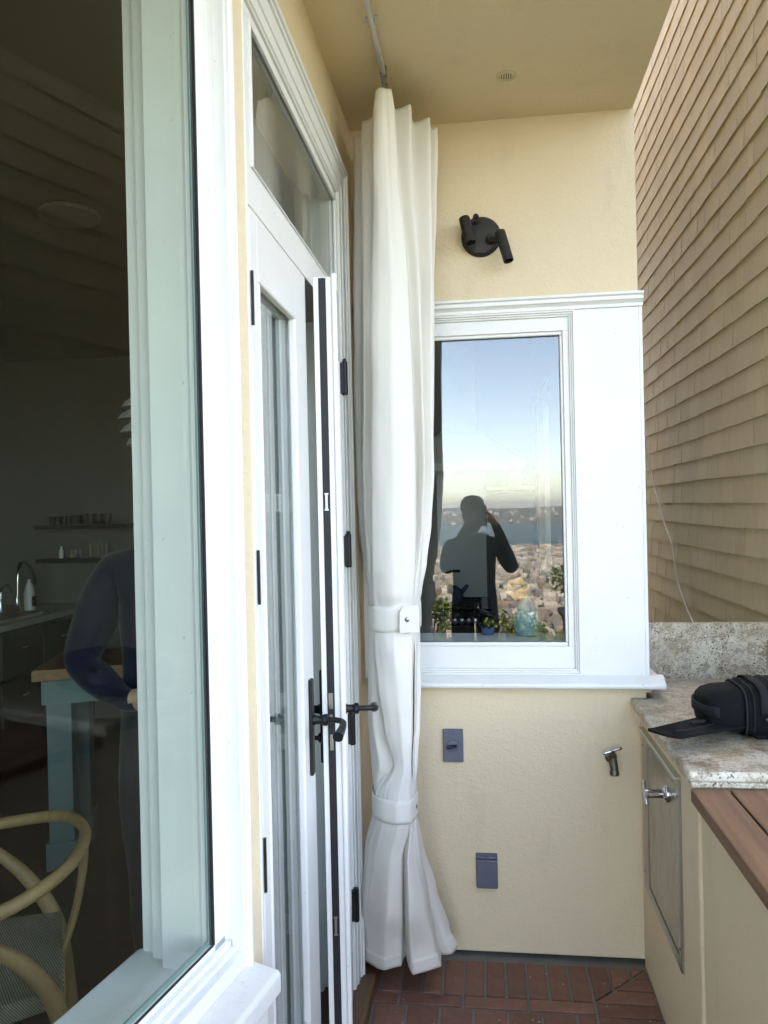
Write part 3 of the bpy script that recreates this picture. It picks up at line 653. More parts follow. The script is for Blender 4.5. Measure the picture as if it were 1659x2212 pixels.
# switch
s0 = onY(*C2(1207, 458), D); s1 = onY(*C2(1320, 642), D); cx, cz = (s0.x+s1.x)/2, (s0.z+s1.z)/2
sw = thing('switch_cover', 'grey weatherproof switch cover with a small black lever on the stucco wall', 'switch', (cx, D, cz))
m = MB(); m.box(cx-.035, cx+.035, D-.013, D+.001, cz-.057, cz+.057); m.build('plate', M['plate'], sw, .003)
m = MB(); m.lathe([(.022, 0), (.020, .004), (.006, .006)], (cx, D-.013, cz), (0, -1, 0), 24); smooth_angle(m.build('boss', M['plate'], sw))
m = MB(); m.tube([(cx, D-.015, cz), (cx-.004, D-.026, cz+.001), (cx-.022, D-.031, cz-.003)], [.006, .0065, .005], 10); m.tube([(cx, D-.024, cz+.001), (cx+.014, D-.026, cz+.004)], .005, 8); smooth_angle(m.build('toggle', M['black'], sw))
for dz in (.042, .030, -.030, -.042):
    m = MB(); m.lathe([(.003, 0), (.003, .0012), (.0012, .0014)], (cx, D-.013, cz+dz), (0, -1, 0), 10); m.build('screw', M['buckle'], sw)
# outlet
s0 = onY(*C2(1403, 1192), D); s1 = onY(*C2(1522, 1388), D); cx, cz = (s0.x+s1.x)/2, (s0.z+s1.z)/2
ot = thing('outlet_cover', 'grey flip lid outlet cover low on the stucco wall', 'outlet', (cx, D, cz))
m = MB(); m.box(cx-.037, cx+.037, D-.008, D+.001, cz-.059, cz+.059); m.build('plate', M['plate'], ot, .002)
m = MB(); m.box(cx-.0355, cx+.0355, D-.019, D-.0085, cz-.058, cz+.041); m.build('lid', M['plate'], ot, .004, seg=3)
m = MB(); m.tube([(cx-.032, D-.013, cz+.048), (cx-.008, D-.013, cz+.048)], .0045, 10); m.tube([(cx+.006, D-.013, cz+.048), (cx+.032, D-.013, cz+.048)], .0045, 10); m.box(cx-.036, cx+.036, D-.0115, D-.0082, cz+.052, cz+.058); m.build('lid_hinge', M['plate'], ot)
# hose tap
p = onY(*C3(735, 585), D-.045); tb = thing('hose_tap', 'small weathered brass hose tap with cross handle beside the counter', 'tap', (p.x, D, p.z-.04))
m = MB(); x0, z0 = p.x, p.z
m.lathe([(.020, 0), (.020, .004), (.011, .008), (.011, .035)], (x0+.002, D, z0-.034), (0, -1, 0), 16)
m.tube([(x0+.001, D-.03, z0-.030), (x0+.002, D-.045, z0-.034), (x0+.004, D-.056, z0-.052), (x0+.005, D-.060, z0-.070)], [.012, .0145, .0135, .012], 14)
m.lathe([(.0145, 0), (.0155, .004), (.0155, .014), (.013, .016)], (x0+.004, D-.059, z0-.062), (.02, -.1, -1), 18)
m.lathe([(.011, 0), (.011, .014), (.008, .016), (.008, .024)], (x0, D-.042, z0-.026), (0, -.12, 1), 14); smooth_angle(m.build('body', M['brass'], tb))
m = MB(); hz = z0-.001
m.tube([(x0-.025, D-.046, hz-.008), (x0, D-.045, hz), (x0+.025, D-.044, hz+.008)], [.0045, .006, .0045], 10); m.lathe([(.007, -.006), (.007, .004), (.004, .007)], (x0, D-.045, hz), (0, -.12, 1), 12)
for sx in (-1, 1): m.lathe([(.004, -.006), (.0065, 0), (.004, .006)], (x0+sx*.026, D-.045, hz+sx*.0083), (1, 0, .3), 10)
smooth_angle(m.build('handle', M['chrome'], tb))
# soffit vent
vc = onZ(1093.5, 163, CEIL); vt = thing('soffit_vent', 'small round slotted vent in the soffit', 'vent', tuple(vc))
m = MB(); m.lathe([(.031, 0), (.031, .003), (.022, .006), (.021, .002)], vc, (0, 0, -1), 32, cap=False); smooth_angle(m.build('rim', m_stucco('vent_paint', (.62, .52, .33)), vt))
m = MB(); m.lathe([(.0215, 0), (.0215, .001)], vc, (0, 0, -1), 24); m.build('dark_throat', M['gasket'], vt)
for k in range(6):
    xx = -.0175+k*.007; hw = math.sqrt(.0215**2-xx**2); m = MB(); m.box(vc.x+xx-.0019, vc.x+xx+.0019, vc.y-hw, vc.y+hw, CEIL-.0045, CEIL-.001); m.build('slat', M['stucco'], vt)

# ------------------------------------------------------------------ curtain track and curtain
trk = thing('curtain_track', 'slim steel curtain track screwed under the soffit', 'curtain track', (-.272, 1.5, CEIL))
m = MB(); m.box(-.2785, -.2655, .2, 2.360, CEIL-.024, CEIL-.004); m.build('rail', M['alu'], trk, .002)
m = MB(); m.box(-.2745, -.2695, .2, 2.359, CEIL-.0247, CEIL-.0235); m.build('slot', M['alu'], trk)
for yb_ in (2.115, 1.55, .9):
    m = MB(); m.box(-.289, -.255, yb_-.007, yb_+.007, CEIL-.006, CEIL-.0005); m.box(-.285, -.2795, yb_-.005, yb_+.005, CEIL-.018, CEIL-.006); m.box(-.2645, -.259, yb_-.005, yb_+.005, CEIL-.018, CEIL-.006); m.build('bracket', M['alu'], trk, .001)
m = MB(); m.box(-.282, -.262, 2.345, 2.366, CEIL-.030, CEIL-.001); m.box(-.279, -.265, 2.350, 2.362, CEIL-.050, CEIL-.030); m.tube([(-.272, 2.352, CEIL-.05), (-.272, 2.350, CEIL-.095)], .005, 8); m.tube([(-.262, 2.356, CEIL-.05), (-.258, 2.356, CEIL-.085)], .004, 8); m.build('end_clamp', M['drawer'], trk, .001)

curtain = thing('curtain', 'long off white canvas curtain tied twice hanging from the soffit track', 'curtain', (-.26, 2.48, 0))
# loops, front-left corner first and round to the right; (pixel column, depth) at each height
K = {
 2.790: [(812,2.315),(828,2.30),(845,2.315),(853,2.43),(886,2.41),(891,2.52),(928,2.50),(926,2.57),(944,2.57),(915,2.64),(800,2.65),(765,2.58),(784,2.56),(783,2.49),(806,2.46)],
 2.740: [(808,2.31),(828,2.295),(850,2.31),(853,2.43),(888,2.41),(890,2.52),(930,2.50),(927,2.57),(945,2.57),(915,2.64),(800,2.65),(764,2.58),(783,2.56),(782,2.49),(806,2.46)],
 2.55: [(807,2.315),(832,2.293),(858,2.32),(862,2.43),(892,2.42),(893,2.51),(931,2.50),(928,2.57),(942,2.57),(913,2.64),(800,2.65),(764,2.58),(782,2.56),(783,2.48),(805,2.46)],
 2.25: [(804,2.33),(843,2.295),(880,2.34),(884,2.45),(905,2.44),(906,2.51),(932,2.49),(929,2.56),(938,2.57),(910,2.63),(800,2.64),(764,2.57),(780,2.55),(785,2.47),(803,2.46)],
 1.95: [(803,2.335),(846,2.295),(890,2.35),(893,2.46),(911,2.44),(911,2.50),(934,2.49),(930,2.56),(937,2.57),(908,2.63),(804,2.64),(765,2.56),(781,2.54),(786,2.46),(802,2.465)],
 1.69: [(803,2.34),(848,2.295),(896,2.36),(899,2.46),(916,2.43),(915,2.49),(936,2.48),(932,2.55),(936,2.56),(905,2.62),(808,2.63),(770,2.56),(783,2.54),(786,2.46),(802,2.465)],
 1.50: [(803,2.345),(849,2.305),(897,2.37),(899,2.45),(913,2.43),(912,2.48),(930,2.48),(926,2.54),(928,2.56),(900,2.61),(812,2.62),(776,2.55),(786,2.53),(789,2.46),(802,2.46)],
 1.38: [(804,2.35),(850,2.315),(896,2.375),(898,2.435),(907,2.43),(908,2.47),(920,2.48),(917,2.53),(917,2.55),(895,2.60),(815,2.61),(786,2.54),(792,2.52),(794,2.45),(803,2.44)],
 1.295: [(806,2.37),(850,2.345),(893,2.385),(896,2.42),(901,2.43),(903,2.46),(910,2.48),(908,2.52),(907,2.54),(890,2.58),(815,2.59),(797,2.53),(798,2.50),(799,2.46),(803,2.42)],
 1.25: [(810,2.385),(850,2.37),(888,2.395),(895,2.42),(900,2.44),(903,2.46),(905,2.49),(904,2.52),(900,2.54),(880,2.565),(820,2.57),(802,2.53),(798,2.50),(799,2.46),(802,2.42)],
 1.18: [(810,2.385),(850,2.37),(888,2.395),(895,2.42),(900,2.44),(903,2.46),(905,2.49),(904,2.52),(900,2.54),(880,2.565),(820,2.57),(802,2.53),(798,2.50),(799,2.46),(802,2.42)],
 1.12: [(812,2.375),(852,2.35),(889,2.38),(894,2.43),(898,2.42),(902,2.46),(907,2.47),(906,2.52),(902,2.55),(882,2.58),(820,2.58),(800,2.54),(798,2.50),(799,2.46),(806,2.44)],
 1.0: [(820,2.365),(858,2.335),(888,2.365),(893,2.45),(897,2.40),(902,2.46),(910,2.47),(909,2.53),(904,2.56),(882,2.59),(820,2.59),(799,2.54),(797,2.49),(801,2.43),(815,2.41)],
 .88: [(834,2.375),(866,2.34),(889,2.37),(891,2.45),(896,2.40),(900,2.46),(907,2.47),(906,2.53),(902,2.56),(882,2.59),(820,2.59),(798,2.53),(796,2.48),(806,2.41),(829,2.41)],
 .765: [(854,2.39),(872,2.36),(887,2.385),(889,2.44),(892,2.41),(896,2.46),(901,2.47),(900,2.53),(897,2.55),(880,2.58),(825,2.58),(805,2.53),(803,2.48),(820,2.41),(850,2.42)],
 .675: [(830,2.39),(860,2.375),(884,2.395),(890,2.42),(893,2.44),(895,2.46),(896,2.48),(896,2.51),(893,2.54),(878,2.565),(826,2.57),(810,2.53),(808,2.49),(809,2.45),(815,2.41)],
 .595: [(830,2.39),(860,2.375),(884,2.395),(890,2.42),(893,2.44),(895,2.46),(896,2.48),(896,2.51),(893,2.54),(878,2.565),(826,2.57),(810,2.53),(808,2.49),(809,2.45),(815,2.41)],
 .47: [(810,2.42),(842,2.37),(866,2.41),(871,2.45),(880,2.395),(899,2.43),(907,2.47),(909,2.51),(912,2.55),(886,2.60),(818,2.61),(796,2.56),(792,2.52),(791,2.49),(795,2.46)],
 .30: [(800,2.47),(838,2.39),(867,2.44),(871,2.50),(884,2.40),(918,2.45),(926,2.54),(934,2.55),(943,2.585),(900,2.63),(812,2.64),(787,2.59),(783,2.55),(782,2.52),(785,2.49)],
 .15: [(794,2.53),(834,2.465),(867,2.49),(871,2.57),(889,2.465),(938,2.50),(941,2.59),(957,2.59),(972,2.62),(915,2.66),(806,2.67),(782,2.62),(779,2.60),(778,2.57),(781,2.55)],
 .075: [(792,2.545),(832,2.48),(866,2.505),(873,2.59),(893,2.475),(951,2.515),(952,2.605),(974,2.605),(990,2.64),(925,2.68),(802,2.69),(780,2.64),(777,2.625),(776,2.60),(780,2.57)],
}
for zz_ in K:
    if zz_ < 2.7 and not (1.1 < zz_ < 1.3 or .55 < zz_ < .7):
        a_, b_, c_ = K[zz_][0], K[zz_][1], K[zz_][2]; K[zz_][1] = (b_[0], min(a_[1], c_[1]) - .4*(min(a_[1], c_[1]) - b_[1]))
zk = sorted(K, reverse=True)
loops = [[(xat(px_, Y_, z), Y_) for px_, Y_ in K[z]] for z in zk]
def loop_at(z):
    i = 0
    while i < len(zk)-2 and z < zk[i+1]: i += 1
    t = (zk[i]-z)/(zk[i]-zk[i+1]); t = max(0, min(1, t)); t = t*t*(3-2*t)*.6 + t*.4
    return [(a[0]+(b[0]-a[0])*t, a[1]+(b[1]-a[1])*t) for a, b in zip(loops[i], loops[i+1])]
def dense(z, n=9):
    lp = loop_at(z); L_ = catmull(lp, n, True); N_ = len(lp); out = []
    for i, p in enumerate(L_):
        a, b, t = lp[i//n], lp[(i//n+1) % N_], (i % n)/n
        out.append(tuple(q_*.4 + (u_+(v_-u_)*t)*.6 for q_, u_, v_ in zip(p, a, b)))
    return out
from mathutils import noise as mn
def curtain_surface(z):
    P = dense(z); N = len(P); cx = sum(p[0] for p in P)/N; cy = sum(p[1] for p in P)/N; out = []
    tie = max(math.exp(-((z-1.215)/.11)**2), math.exp(-((z-.635)/.11)**2))
    for i, (x, y) in enumerate(P):
        dx, dy = x-cx, y-cy; l = math.hypot(dx, dy) or 1
        a = mn.noise(Vector((i*.13, z*2.2, 1.7)))*.0045*(1-tie*.5) + mn.noise(Vector((i*.42, z*.9, 7.1)))*.0025*(.4+tie)
        a += tie*mn.noise(Vector((i*.9, z*8, 3.3)))*.003 + mn.noise(Vector((i*.25, z*9, 5.5)))*.0015
        if z < .121: a += .0022
        out.append((x+dx/l*a, y+dy/l*a, z))
    # hem falls a little lower at the front
    return out
zs = []; z = 2.790
while z > .077: zs.append(z); z -= .014
zs += [.122, .1195, .077]; zs = sorted(set(zs), reverse=True)
rows = [curtain_surface(z) for z in zs]; NL = len(rows[0]); m = MB(); vs = []
for ri, rw in enumerate(rows):
    for i, p in enumerate(rw):
        zz = p[2]
        if ri == 0: zz += .002*math.sin(i*.35)
        if zs[ri] < .5: zz -= (.5-zs[ri])*.018*math.sin(i*.23+1)
        vs.append((p[0], p[1], max(zz, .012)))
fs = [(r*NL+i, (r+1)*NL+i, (r+1)*NL+(i+1) % NL, r*NL+(i+1) % NL) for r in range(len(rows)-1) for i in range(NL)]
m.add(vs, fs); fab = m.build('fabric', M['cloth'], curtain, smooth=True, solid=.0022)
def band(z0, z1, tilt):
    rws = []; base = catmull(loop_at((z0+z1)/2), 6, True); N = len(base)
    cx = sum(p[0] for p in base)/N; cy = sum(p[1] for p in base)/N
    # convex wrap: hull of the gathered cloth
    pts_ = sorted(set((round(x, 5), round(y, 5)) for zz in (z0, (z0+z1)/2, z1) for x, y in [(p[0], p[1]) for p in curtain_surface(zz)]))
    def half(ps):
        h = []
        for p in ps:
            while len(h) > 1 and (h[-1][0]-h[-2][0])*(p[1]-h[-2][1]) - (h[-1][1]-h[-2][1])*(p[0]-h[-2][0]) <= 0: h.pop()
            h.append(p)
        return h
    hull = half(pts_)[:-1] + half(pts_[::-1])[:-1]; NA = 72; rad = []
    for k in range(NA):
        a = 2*math.pi*k/NA; c_, s_ = math.cos(a), math.sin(a); best = 0
        for i in range(len(hull)):
            (ax_, ay_), (bx_, by_) = hull[i], hull[(i+1) % len(hull)]; ex, ey = bx_-ax_, by_-ay_; den = c_*ey - s_*ex
            if abs(den) < 1e-9: continue
            t = ((ax_-cx)*ey - (ay_-cy)*ex)/den; q_ = ((ax_-cx)*s_ - (ay_-cy)*c_)/den
            if t > 0 and -1e-6 <= q_ <= 1+1e-6: best = max(best, t)
        rad.append(best)
    for z in [z0+(z1-z0)*t/6 for t in range(7)]:
        e = .0028 + .0008*math.sin((z-z0)/(z1-z0)*math.pi)
        rws.append([(cx+math.cos(2*math.pi*k/NA)*(rad[k]+e), cy+math.sin(2*math.pi*k/NA)*(rad[k]+e), z+tilt*math.cos(2*math.pi*k/NA)+.0012*math.sin(k*.7)) for k in range(NA)])
    mb = MB(); mb.add([p for rw in rws for p in rw], [(r*NA+i, r*NA+(i+1) % NA, (r+1)*NA+(i+1) % NA, (r+1)*NA+i) for r in range(6) for i in range(NA)])
    return mb.build('tie_band', M['cloth'], curtain, smooth=True, solid=.0016), rad, cx, cy
b1_, rad1, bx1, by1 = band(1.178, 1.258, .003)
b2_, rad2, bx2, by2 = band(.590, .663, -.005)
# snap tab of the upper band
tc = Vector((xat(885, 2.375, 1.218), 2.36, 1.218))
def tabgeo(c, w_, h_, th, yaw):
    ax = Vector((math.cos(yaw), math.sin(yaw), 0)); ay = Vector((-math.sin(yaw), math.cos(yaw), 0)); mb = MB()
    poly = [(-w_, -h_*1.02), (w_, -h_), (w_, h_), (-w_*.5, h_), (-w_, h_*.55)]
    mb.prism(poly, -th, th, lambda p, t: tuple(c + ax*p[0] + Vector((0, 0, p[1])) + ay*t)); return mb, ay
tm, ay = tabgeo(tc, .030, .040, .0016, R(16)); tm.build('tab', M['cloth'], b1_, .0012)
m = MB(); m.lathe([(.0075, 0), (.0075, .002), (.004, .0035), (.001, .004)], tc + Vector((-.006, -.0035, .0)), (0, -1, 0), 16); smooth_angle(m.build('snap', M['drawer'], b1_))
tc2 = Vector((xat(899, 2.45, .625), 2.45, .627)); tm, ay = tabgeo(tc2, .022, .034, .0016, R(82)); tm.build('tab', M['cloth'], b2_, .0012)
m = MB(); m.lathe([(.0065, 0), (.0065, .002), (.003, .003)], tc2 + Vector((.002, -.01, -.003)), (1, -.2, 0), 12); smooth_angle(m.build('snap', M['drawer'], b2_))

# ------------------------------------------------------------------ camera bag on the counter
CB = zm(1560, 1600, 360/1659.)
bag = thing('camera_bag', 'black nylon camera bag lying on the granite with its flap sticking out', 'bag', (.8, 2.32, CT))
def sect(X, cy, cz, hy, hz, e=.55, n=28):
    out = []
    for k in range(n):
        a = 2*math.pi*k/n; c, s_ = math.cos(a), math.sin(a)
        out.append((X, cy + hy*math.copysign(abs(c)**e, c), cz + hz*math.copysign(abs(s_)**e, s_)))
    return out
def loft(secs, name, mat, par, cap=True, **kw):
    n = len(secs[0]); mb = MB(); fs = []
    for i in range(len(secs)-1):
        for k in range(n): fs.append((i*n+k, i*n+(k+1) % n, (i+1)*n+(k+1) % n, (i+1)*n+k))
    if cap: fs.append(tuple(range(n))[::-1]); fs.append(tuple((len(secs)-1)*n+k for k in range(n)))
    mb.add([p for q in secs for p in q], fs); o = mb.build(name, mat, par, **kw); return smooth_angle(o, 50)
BY = 2.335
pk = loft([sect(.612, BY-.01, .968, .045, .030), sect(.618, BY-.01, .968, .066, .044), sect(.632, BY-.01, .970, .078, .053), sect(.66, BY-.008, .972, .085, .058), sect(.712, BY-.005, .972, .090, .061), sect(.718, BY-.005, .972, .084, .056)], 'front_pocket', M['nylon'], bag)
bd = loft([sect(.716, BY, .972, .090, .060), sect(.722, BY, .972, .101, .066), sect(.745, BY, .973, .105, .069), sect(.80, BY, .976, .108, .072), sect(.86, BY+.002, .979, .110, .074), sect(.98, BY+.004, .978, .110, .073), sect(1.06, BY+.004, .972, .106, .066), sect(1.08, BY+.004, .97, .085, .05)], 'body', M['nylon'], bag)
def yloop(X, cy, cz, hy, hz, r, name, mat, par, e=.55, n=40, seg=6):
    P = sect(X, cy, cz, hy, hz, e, n); P.append(P[0]); P.append(P[1])
    return MB().tube(P, r, seg, cap=False).build(name, mat, par, smooth=True)
yloop(.717, BY-.002, .972, .098, .065, .0035, 'piping', M['webbing'], bd); yloop(.735, BY, .973, .1045, .069, .0022, 'piping', M['webbing'], bd); yloop(.80, BY, .976, .1085, .0725, .003, 'piping', M['webbing'], bd)
# handle band round the pocket, held off it
hb = []
for t in range(17):
    a = -1.15 + 2.3*t/16; hb.append((.705-.103*math.cos(a)**.6 if abs(a) < 1.57 else .7, BY-.01 + .098*math.sin(a)/math.sin(1.15)*.97, .978))
mb = MB(); nn = len(hb)
vs = [(x, y, z+dz) for x, y, z in hb for dz in (-.013, .013)]; mb.add(vs, [(2*i, 2*i+1, 2*i+3, 2*i+2) for i in range(nn-1)])
o = mb.build('grab_handle', M['webbing'], bag, smooth=True, solid=.005)
# lid straps over the top
for x_, w2 in ((.762, .012), (.90, .016)):
    P = [p for p in sect(x_, BY, .9755, .1095, .0735, .55, 40) if p[2] > .95]; P.sort(key=lambda p: p[1])
    mb = MB(); mb.add([(x_+dx, y, z) for _, y, z in P for dx in (-w2, w2)], [(2*i, 2*i+2, 2*i+3, 2*i+1) for i in range(len(P)-1)]); mb.build('strap', M['webbing'], bag, smooth=True, solid=.0035)
for o_ in bag.children: o_.location.x -= .022
# flap: stiff rounded tongue
fa = Vector((.655, 2.295, .944)); ft = Vector((.432, 2.135, .951)); ax = (ft-fa).normalized(); ay = Vector((-ax.y, ax.x, 0)).normalized(); Lf = (ft-fa).length
poly = []
for t in range(13):
    a = -math.pi/2 + math.pi*t/12; poly.append((Lf-.045 + .045*math.cos(a), .052*math.sin(a)))
poly = [(0, -.066)] + poly + [(0, .066)]
mb = MB(); mb.prism(poly, -.003, .003, lambda p, t: tuple(fa + ax*p[0] + ay*p[1] + Vector((0, 0, t - .010*math.sin(p[0]/Lf*3.1) - .004*abs(p[1])/.05)))); fl = mb.build('flap', M['nylon'], bag, .0015)
mb = MB(); mb.tube([fa + ax*d + ay*.012 + Vector((0, 0, .0045-.010*math.sin(d/Lf*3.1))) for d in (.05, .09, .13, .17, .21)], .0016, 6); mb.build('seam', M['webbing'], fl)
mb = MB(); mb.obox(fa + ax*.085 + ay*(-.014) + Vector((0, 0, .002)), ax*.036, ay*.005, (0, 0, .0035)); mb.build('pull_tab', M['webbing'], fl, .002)
# buckle with ribs, side clip, dangling strap ends
bc = Vector((.805, BY-.112, .968))
mb = MB(); mb.obox(bc, (.034, 0, 0), (0, .004, 0), (0, 0, .022)); bk = mb.build('buckle', M['buckle'], bag, .004)
for k in range(6):
    mb = MB(); mb.obox(bc + Vector((0, -.0045, .017-k*.0045)), (.032, 0, 0), (0, .0015, 0), (0, 0, .0013)); mb.build('rib', M['buckle'], bk)
mb = MB(); mb.tube([bc + Vector((-.036, -.002, -.012)), bc + Vector((-.056, -.004, -.006)), bc + Vector((-.068, -.004, -.003))], [.010, .009, .006], 10, flat=.5); smooth_angle(mb.build('side_clip', M['buckle'], bag))
mb = MB(); mb.obox((.772, BY-.108, .985), (.022, 0, .004), (0, .006, 0), (-.004, 0, .014)); mb.build('flap_clip', M['webbing'], bag, .004)
mb = MB(); mb.obox((.782, BY-.1145, .997), (.008, 0, .0005), (0, .001, 0), (0, 0, .0012)); mb.build('metal_tag', M['soft'], bag)
for x_, dx, dy in ((.775, -.004, -.03), (.795, .022, -.035)):
    mb = MB(); mb.tube([(x_, BY-.088, .935), (x_+dx*.5, BY-.10+dy*.4, .922), (x_+dx, BY-.10+dy, .904)], [.009, .010, .0105], 10, flat=.45); smooth_angle(mb.build('strap_end', M['webbing'], bag))
mb = MB(); mb.box(.72, 1.04, BY-.085, BY+.09, CT+.001, .915); mb.build('base_pad', M['nylon'], bag, .006)
tag(MB().obox(onZ(*CB(1625, 1103), CT+.004), (.022, .003, 0), (0, .002, 0), (0, 0, .003)).build('pencil_stub', plain('pale_wood', (.6, .5, .33), .6), None, .001), 'short pale stick lying on the granite beside the black bag', 'stick')

# ------------------------------------------------------------------ inside: seen through the bay window
CI = zm(0, 1200, 350/1647.)
BW = 5.6
def shelf(l, r, zt, lab):
    a = onY(*CI(*l), BW-.22); b = onY(*CI(*r), BW-.22)
    tag(MB().box(a.x, b.x, BW-.22, BW-.001, a.z-.03, a.z).build('wall_shelf', M['iron'], None, .003), lab, 'shelf'); return a.z
z1 = shelf((400, 535), (1465, 535), 0, 'dark wall shelf carrying stoneware mugs and bowls'); z2 = shelf((415, 935), (1500, 900), 0, 'dark wall shelf carrying glasses above the sink')
def on_shelf(zx, zs): p = onY(*CI(zx, 500), BW-.13); return (p.x, BW-.13, zs+.0005)
for i, (zx, r, h) in enumerate(((620, .022, .062), (672, .022, .062), (760, .022, .064), (812, .022, .064))):
    x, y, z = on_shelf(zx, z1); t = thing('mug', 'dark stoneware mug standing left of the bowls on the upper shelf', 'mug', (x, y, z), 'mugs on the upper shelf')
    smooth_angle(MB().lathe([(r*.9, 0), (r, .006), (r, h), (r*.88, h), (r*.86, .008), (.002, .006)], (x, y, z), seg=18).build('cup', M['ceramic'], t))
    smooth_angle(MB().tube([(x-r, y-.01, z+h*.8), (x-r-.018, y-.02, z+h*.7), (x-r-.018, y-.02, z+h*.35), (x-r, y-.01, z+h*.22)], .004, 8).build('handle', M['ceramic'], t))
for i, (zx, r, h) in enumerate(((895, .036, .070), (1060, .045, .078), (1180, .04, .074), (1270, .03, .076))):
    x, y, z = on_shelf(zx, z1)
    tag(smooth_angle(MB().lathe([(r*.6, 0), (r*.8, .01), (r, h*.6), (r*1.02, h), (r*.92, h), (r*.85, h*.5), (.004, .012)], (x, y, z), seg=20).build('bowl', M['ceramic'])), 'dark stoneware bowl on the upper shelf beside the mugs', 'bowl', 'bowls on the upper shelf')
for zx, h in ((830, .062), (880, .062), (938, .066), (1060, .105), (1105, .105), (1148, .108), (1196, .11), (1246, .112)):
    x, y, z = on_shelf(zx, z2); tall = h > .09
    tag(smooth_angle(MB().lathe([(.014, 0), (.015, h), (.0135, h), (.0125, .004), (.001, .004)], (x, y, z), seg=16).build('glass_tumbler', M['clear'])), 'tall clear glass on the lower shelf' if tall else 'short clear glass on the lower shelf', 'glass', 'tall glasses' if tall else 'short glasses')
x, y, z = on_shelf(715, z2); tag(smooth_angle(MB().lathe([(.018, 0), (.018, .055), (.008, .07), (.008, .088), (.006, .088)], (x, y, z), seg=16).build('small_bottle', M['soft'])), 'small pale bottle on the lower shelf', 'bottle')
# sink counter
KC = .90+.0; t = thing('sink_counter', 'dark sink cabinet with grey stone worktop below the shelves', 'counter', (-3.2, 5.0, FI))
MB().box(-3.55, -2.90, 4.1, BW-.002, KC-.04, KC).build('worktop', M['stone'], t, .003); MB().box(-3.55, -2.94, 4.14, BW-.002, FI, KC-.04).build('cabinet', M['navycab'], t)
MB().box(-2.94, -2.93, 4.14, 4.34, FI+.08, KC-.06).build('end_panel', M['teal'], t)
for k, (yy, zz) in enumerate(((4.66, .70), (5.12, .70), (4.66, .40), (5.12, .40))):
    dr_ = MB().box(-2.9395, -2.922, yy-.21, yy+.21, zz-.14, zz+.13).build('drawer', M['navycab'], t, .003)
    MB().tube([(-2.905, yy-.03, zz+.03), (-2.905, yy+.03, zz+.03)], .006, 8).build('pull', M['drawer'], dr_)
tag(MB().box(-3.3, -2.95, 4.25, 4.95, KC+.001, KC+.02).build('chopping_board', plain('pale_board', (.42, .36, .29), .5), None, .004), 'pale chopping board on the sink worktop', 'board')
XF = -3.2
def tap(pts, r, lab, name='kitchen_tap'):
    P = [onX(*CI(*p), XF) for p in pts]; z0 = KC+.001; P[0].z = z0
    t = thing(name, lab, 'tap', tuple(P[0])); smooth_angle(MB().tube(catmull([tuple(p) for p in P], 5), r, 10).build('spout', M['chrome'], t))
    smooth_angle(MB().lathe([(r*2, 0), (r*2, .01), (r*1.4, .02), (r*1.4, .11)], P[0], seg=14).build('base', M['chrome'], t)); return P
tap([(205, 1530), (208, 1350), (212, 1100), (245, 985), (310, 975), (365, 1040), (400, 1130), (420, 1215)], .012, 'tall gooseneck chrome tap at the sink')
tap([(10, 1540), (10, 1400), (20, 1290), (75, 1240), (120, 1270), (138, 1335)], .008, 'small curved chrome tap at the sink')
p = onX(*CI(350, 1500), XF+.03)
t = thing('soap_bottle', 'white spray bottle beside the tall tap', 'bottle', (p.x, p.y, KC+.001)); smooth_angle(MB().lathe([(.035, 0), (.038, .02), (.038, .11), (.026, .17), (.012, .20), (.012, .215)], (p.x, p.y, KC+.001), seg=18).build('body', M['soft'], t)); MB().box(p.x+.026, p.x+.040, p.y-.022, p.y+.022, KC+.03, KC+.10).build('sticker', M['navycab'], t, .003)
for zx, h in ((600, .20), (705, .26), (805, .24)):
    p = onX(*CI(zx, 1460), XF-.1); t = thing('glass_bottle', 'clear glass bottle standing behind the sink', 'bottle', (p.x, p.y, KC+.001), 'bottles behind the sink')
    smooth_angle(MB().lathe([(.036, 0), (.037, h*.6), (.014, h*.8), (.013, h), (.010, h), (.008, h*.8), (.03, h*.55), (.03, .01), (.002, .01)], (p.x, p.y, KC+.001), seg=18).build('body', M['clear'], t)); smooth_angle(MB().lathe([(.012, h), (.018, h+.012), (.012, h+.032)], (p.x, p.y, KC+.001), seg=12).build('stopper', M['iron'], t))
# island
IA = Vector((-1.914, 3.109, 0)); e1 = Vector((.92, .39, 0)).normalized(); e2 = Vector((-.25, .97, 0)).normalized()
t = thing('kitchen_island', 'island table with orange butcher block top on teal legs', 'table', (IA.x, IA.y, FI))
q = lambda a, b: tuple((IA + e1*a + e2*b)[:2])
MB().vprism([q(0, 0), q(1.1, 0), q(1.1, .47), q(0, .47)], .852, .90).build('top', M['butcher'], t, .003); MB().vprism([q(.03, .025), q(1.07, .025), q(1.07, .44), q(.03, .44)], .745, .852).build('apron', M['teal'], t, .002)
for a, b in ((.045, .04), (.96, .04), (.045, .34), (.96, .34)):
    lg = MB().vprism([q(a, b), q(a+.10, b), q(a+.10, b+.10), q(a, b+.10)], FI+.12, .745).build('leg', M['teal'], t, .002); MB().vprism([q(a-.012, b-.012), q(a+.112, b-.012), q(a+.112, b+.112), q(a-.012, b+.112)], FI, FI+.12).build('foot_block', M['teal'], lg, .003)
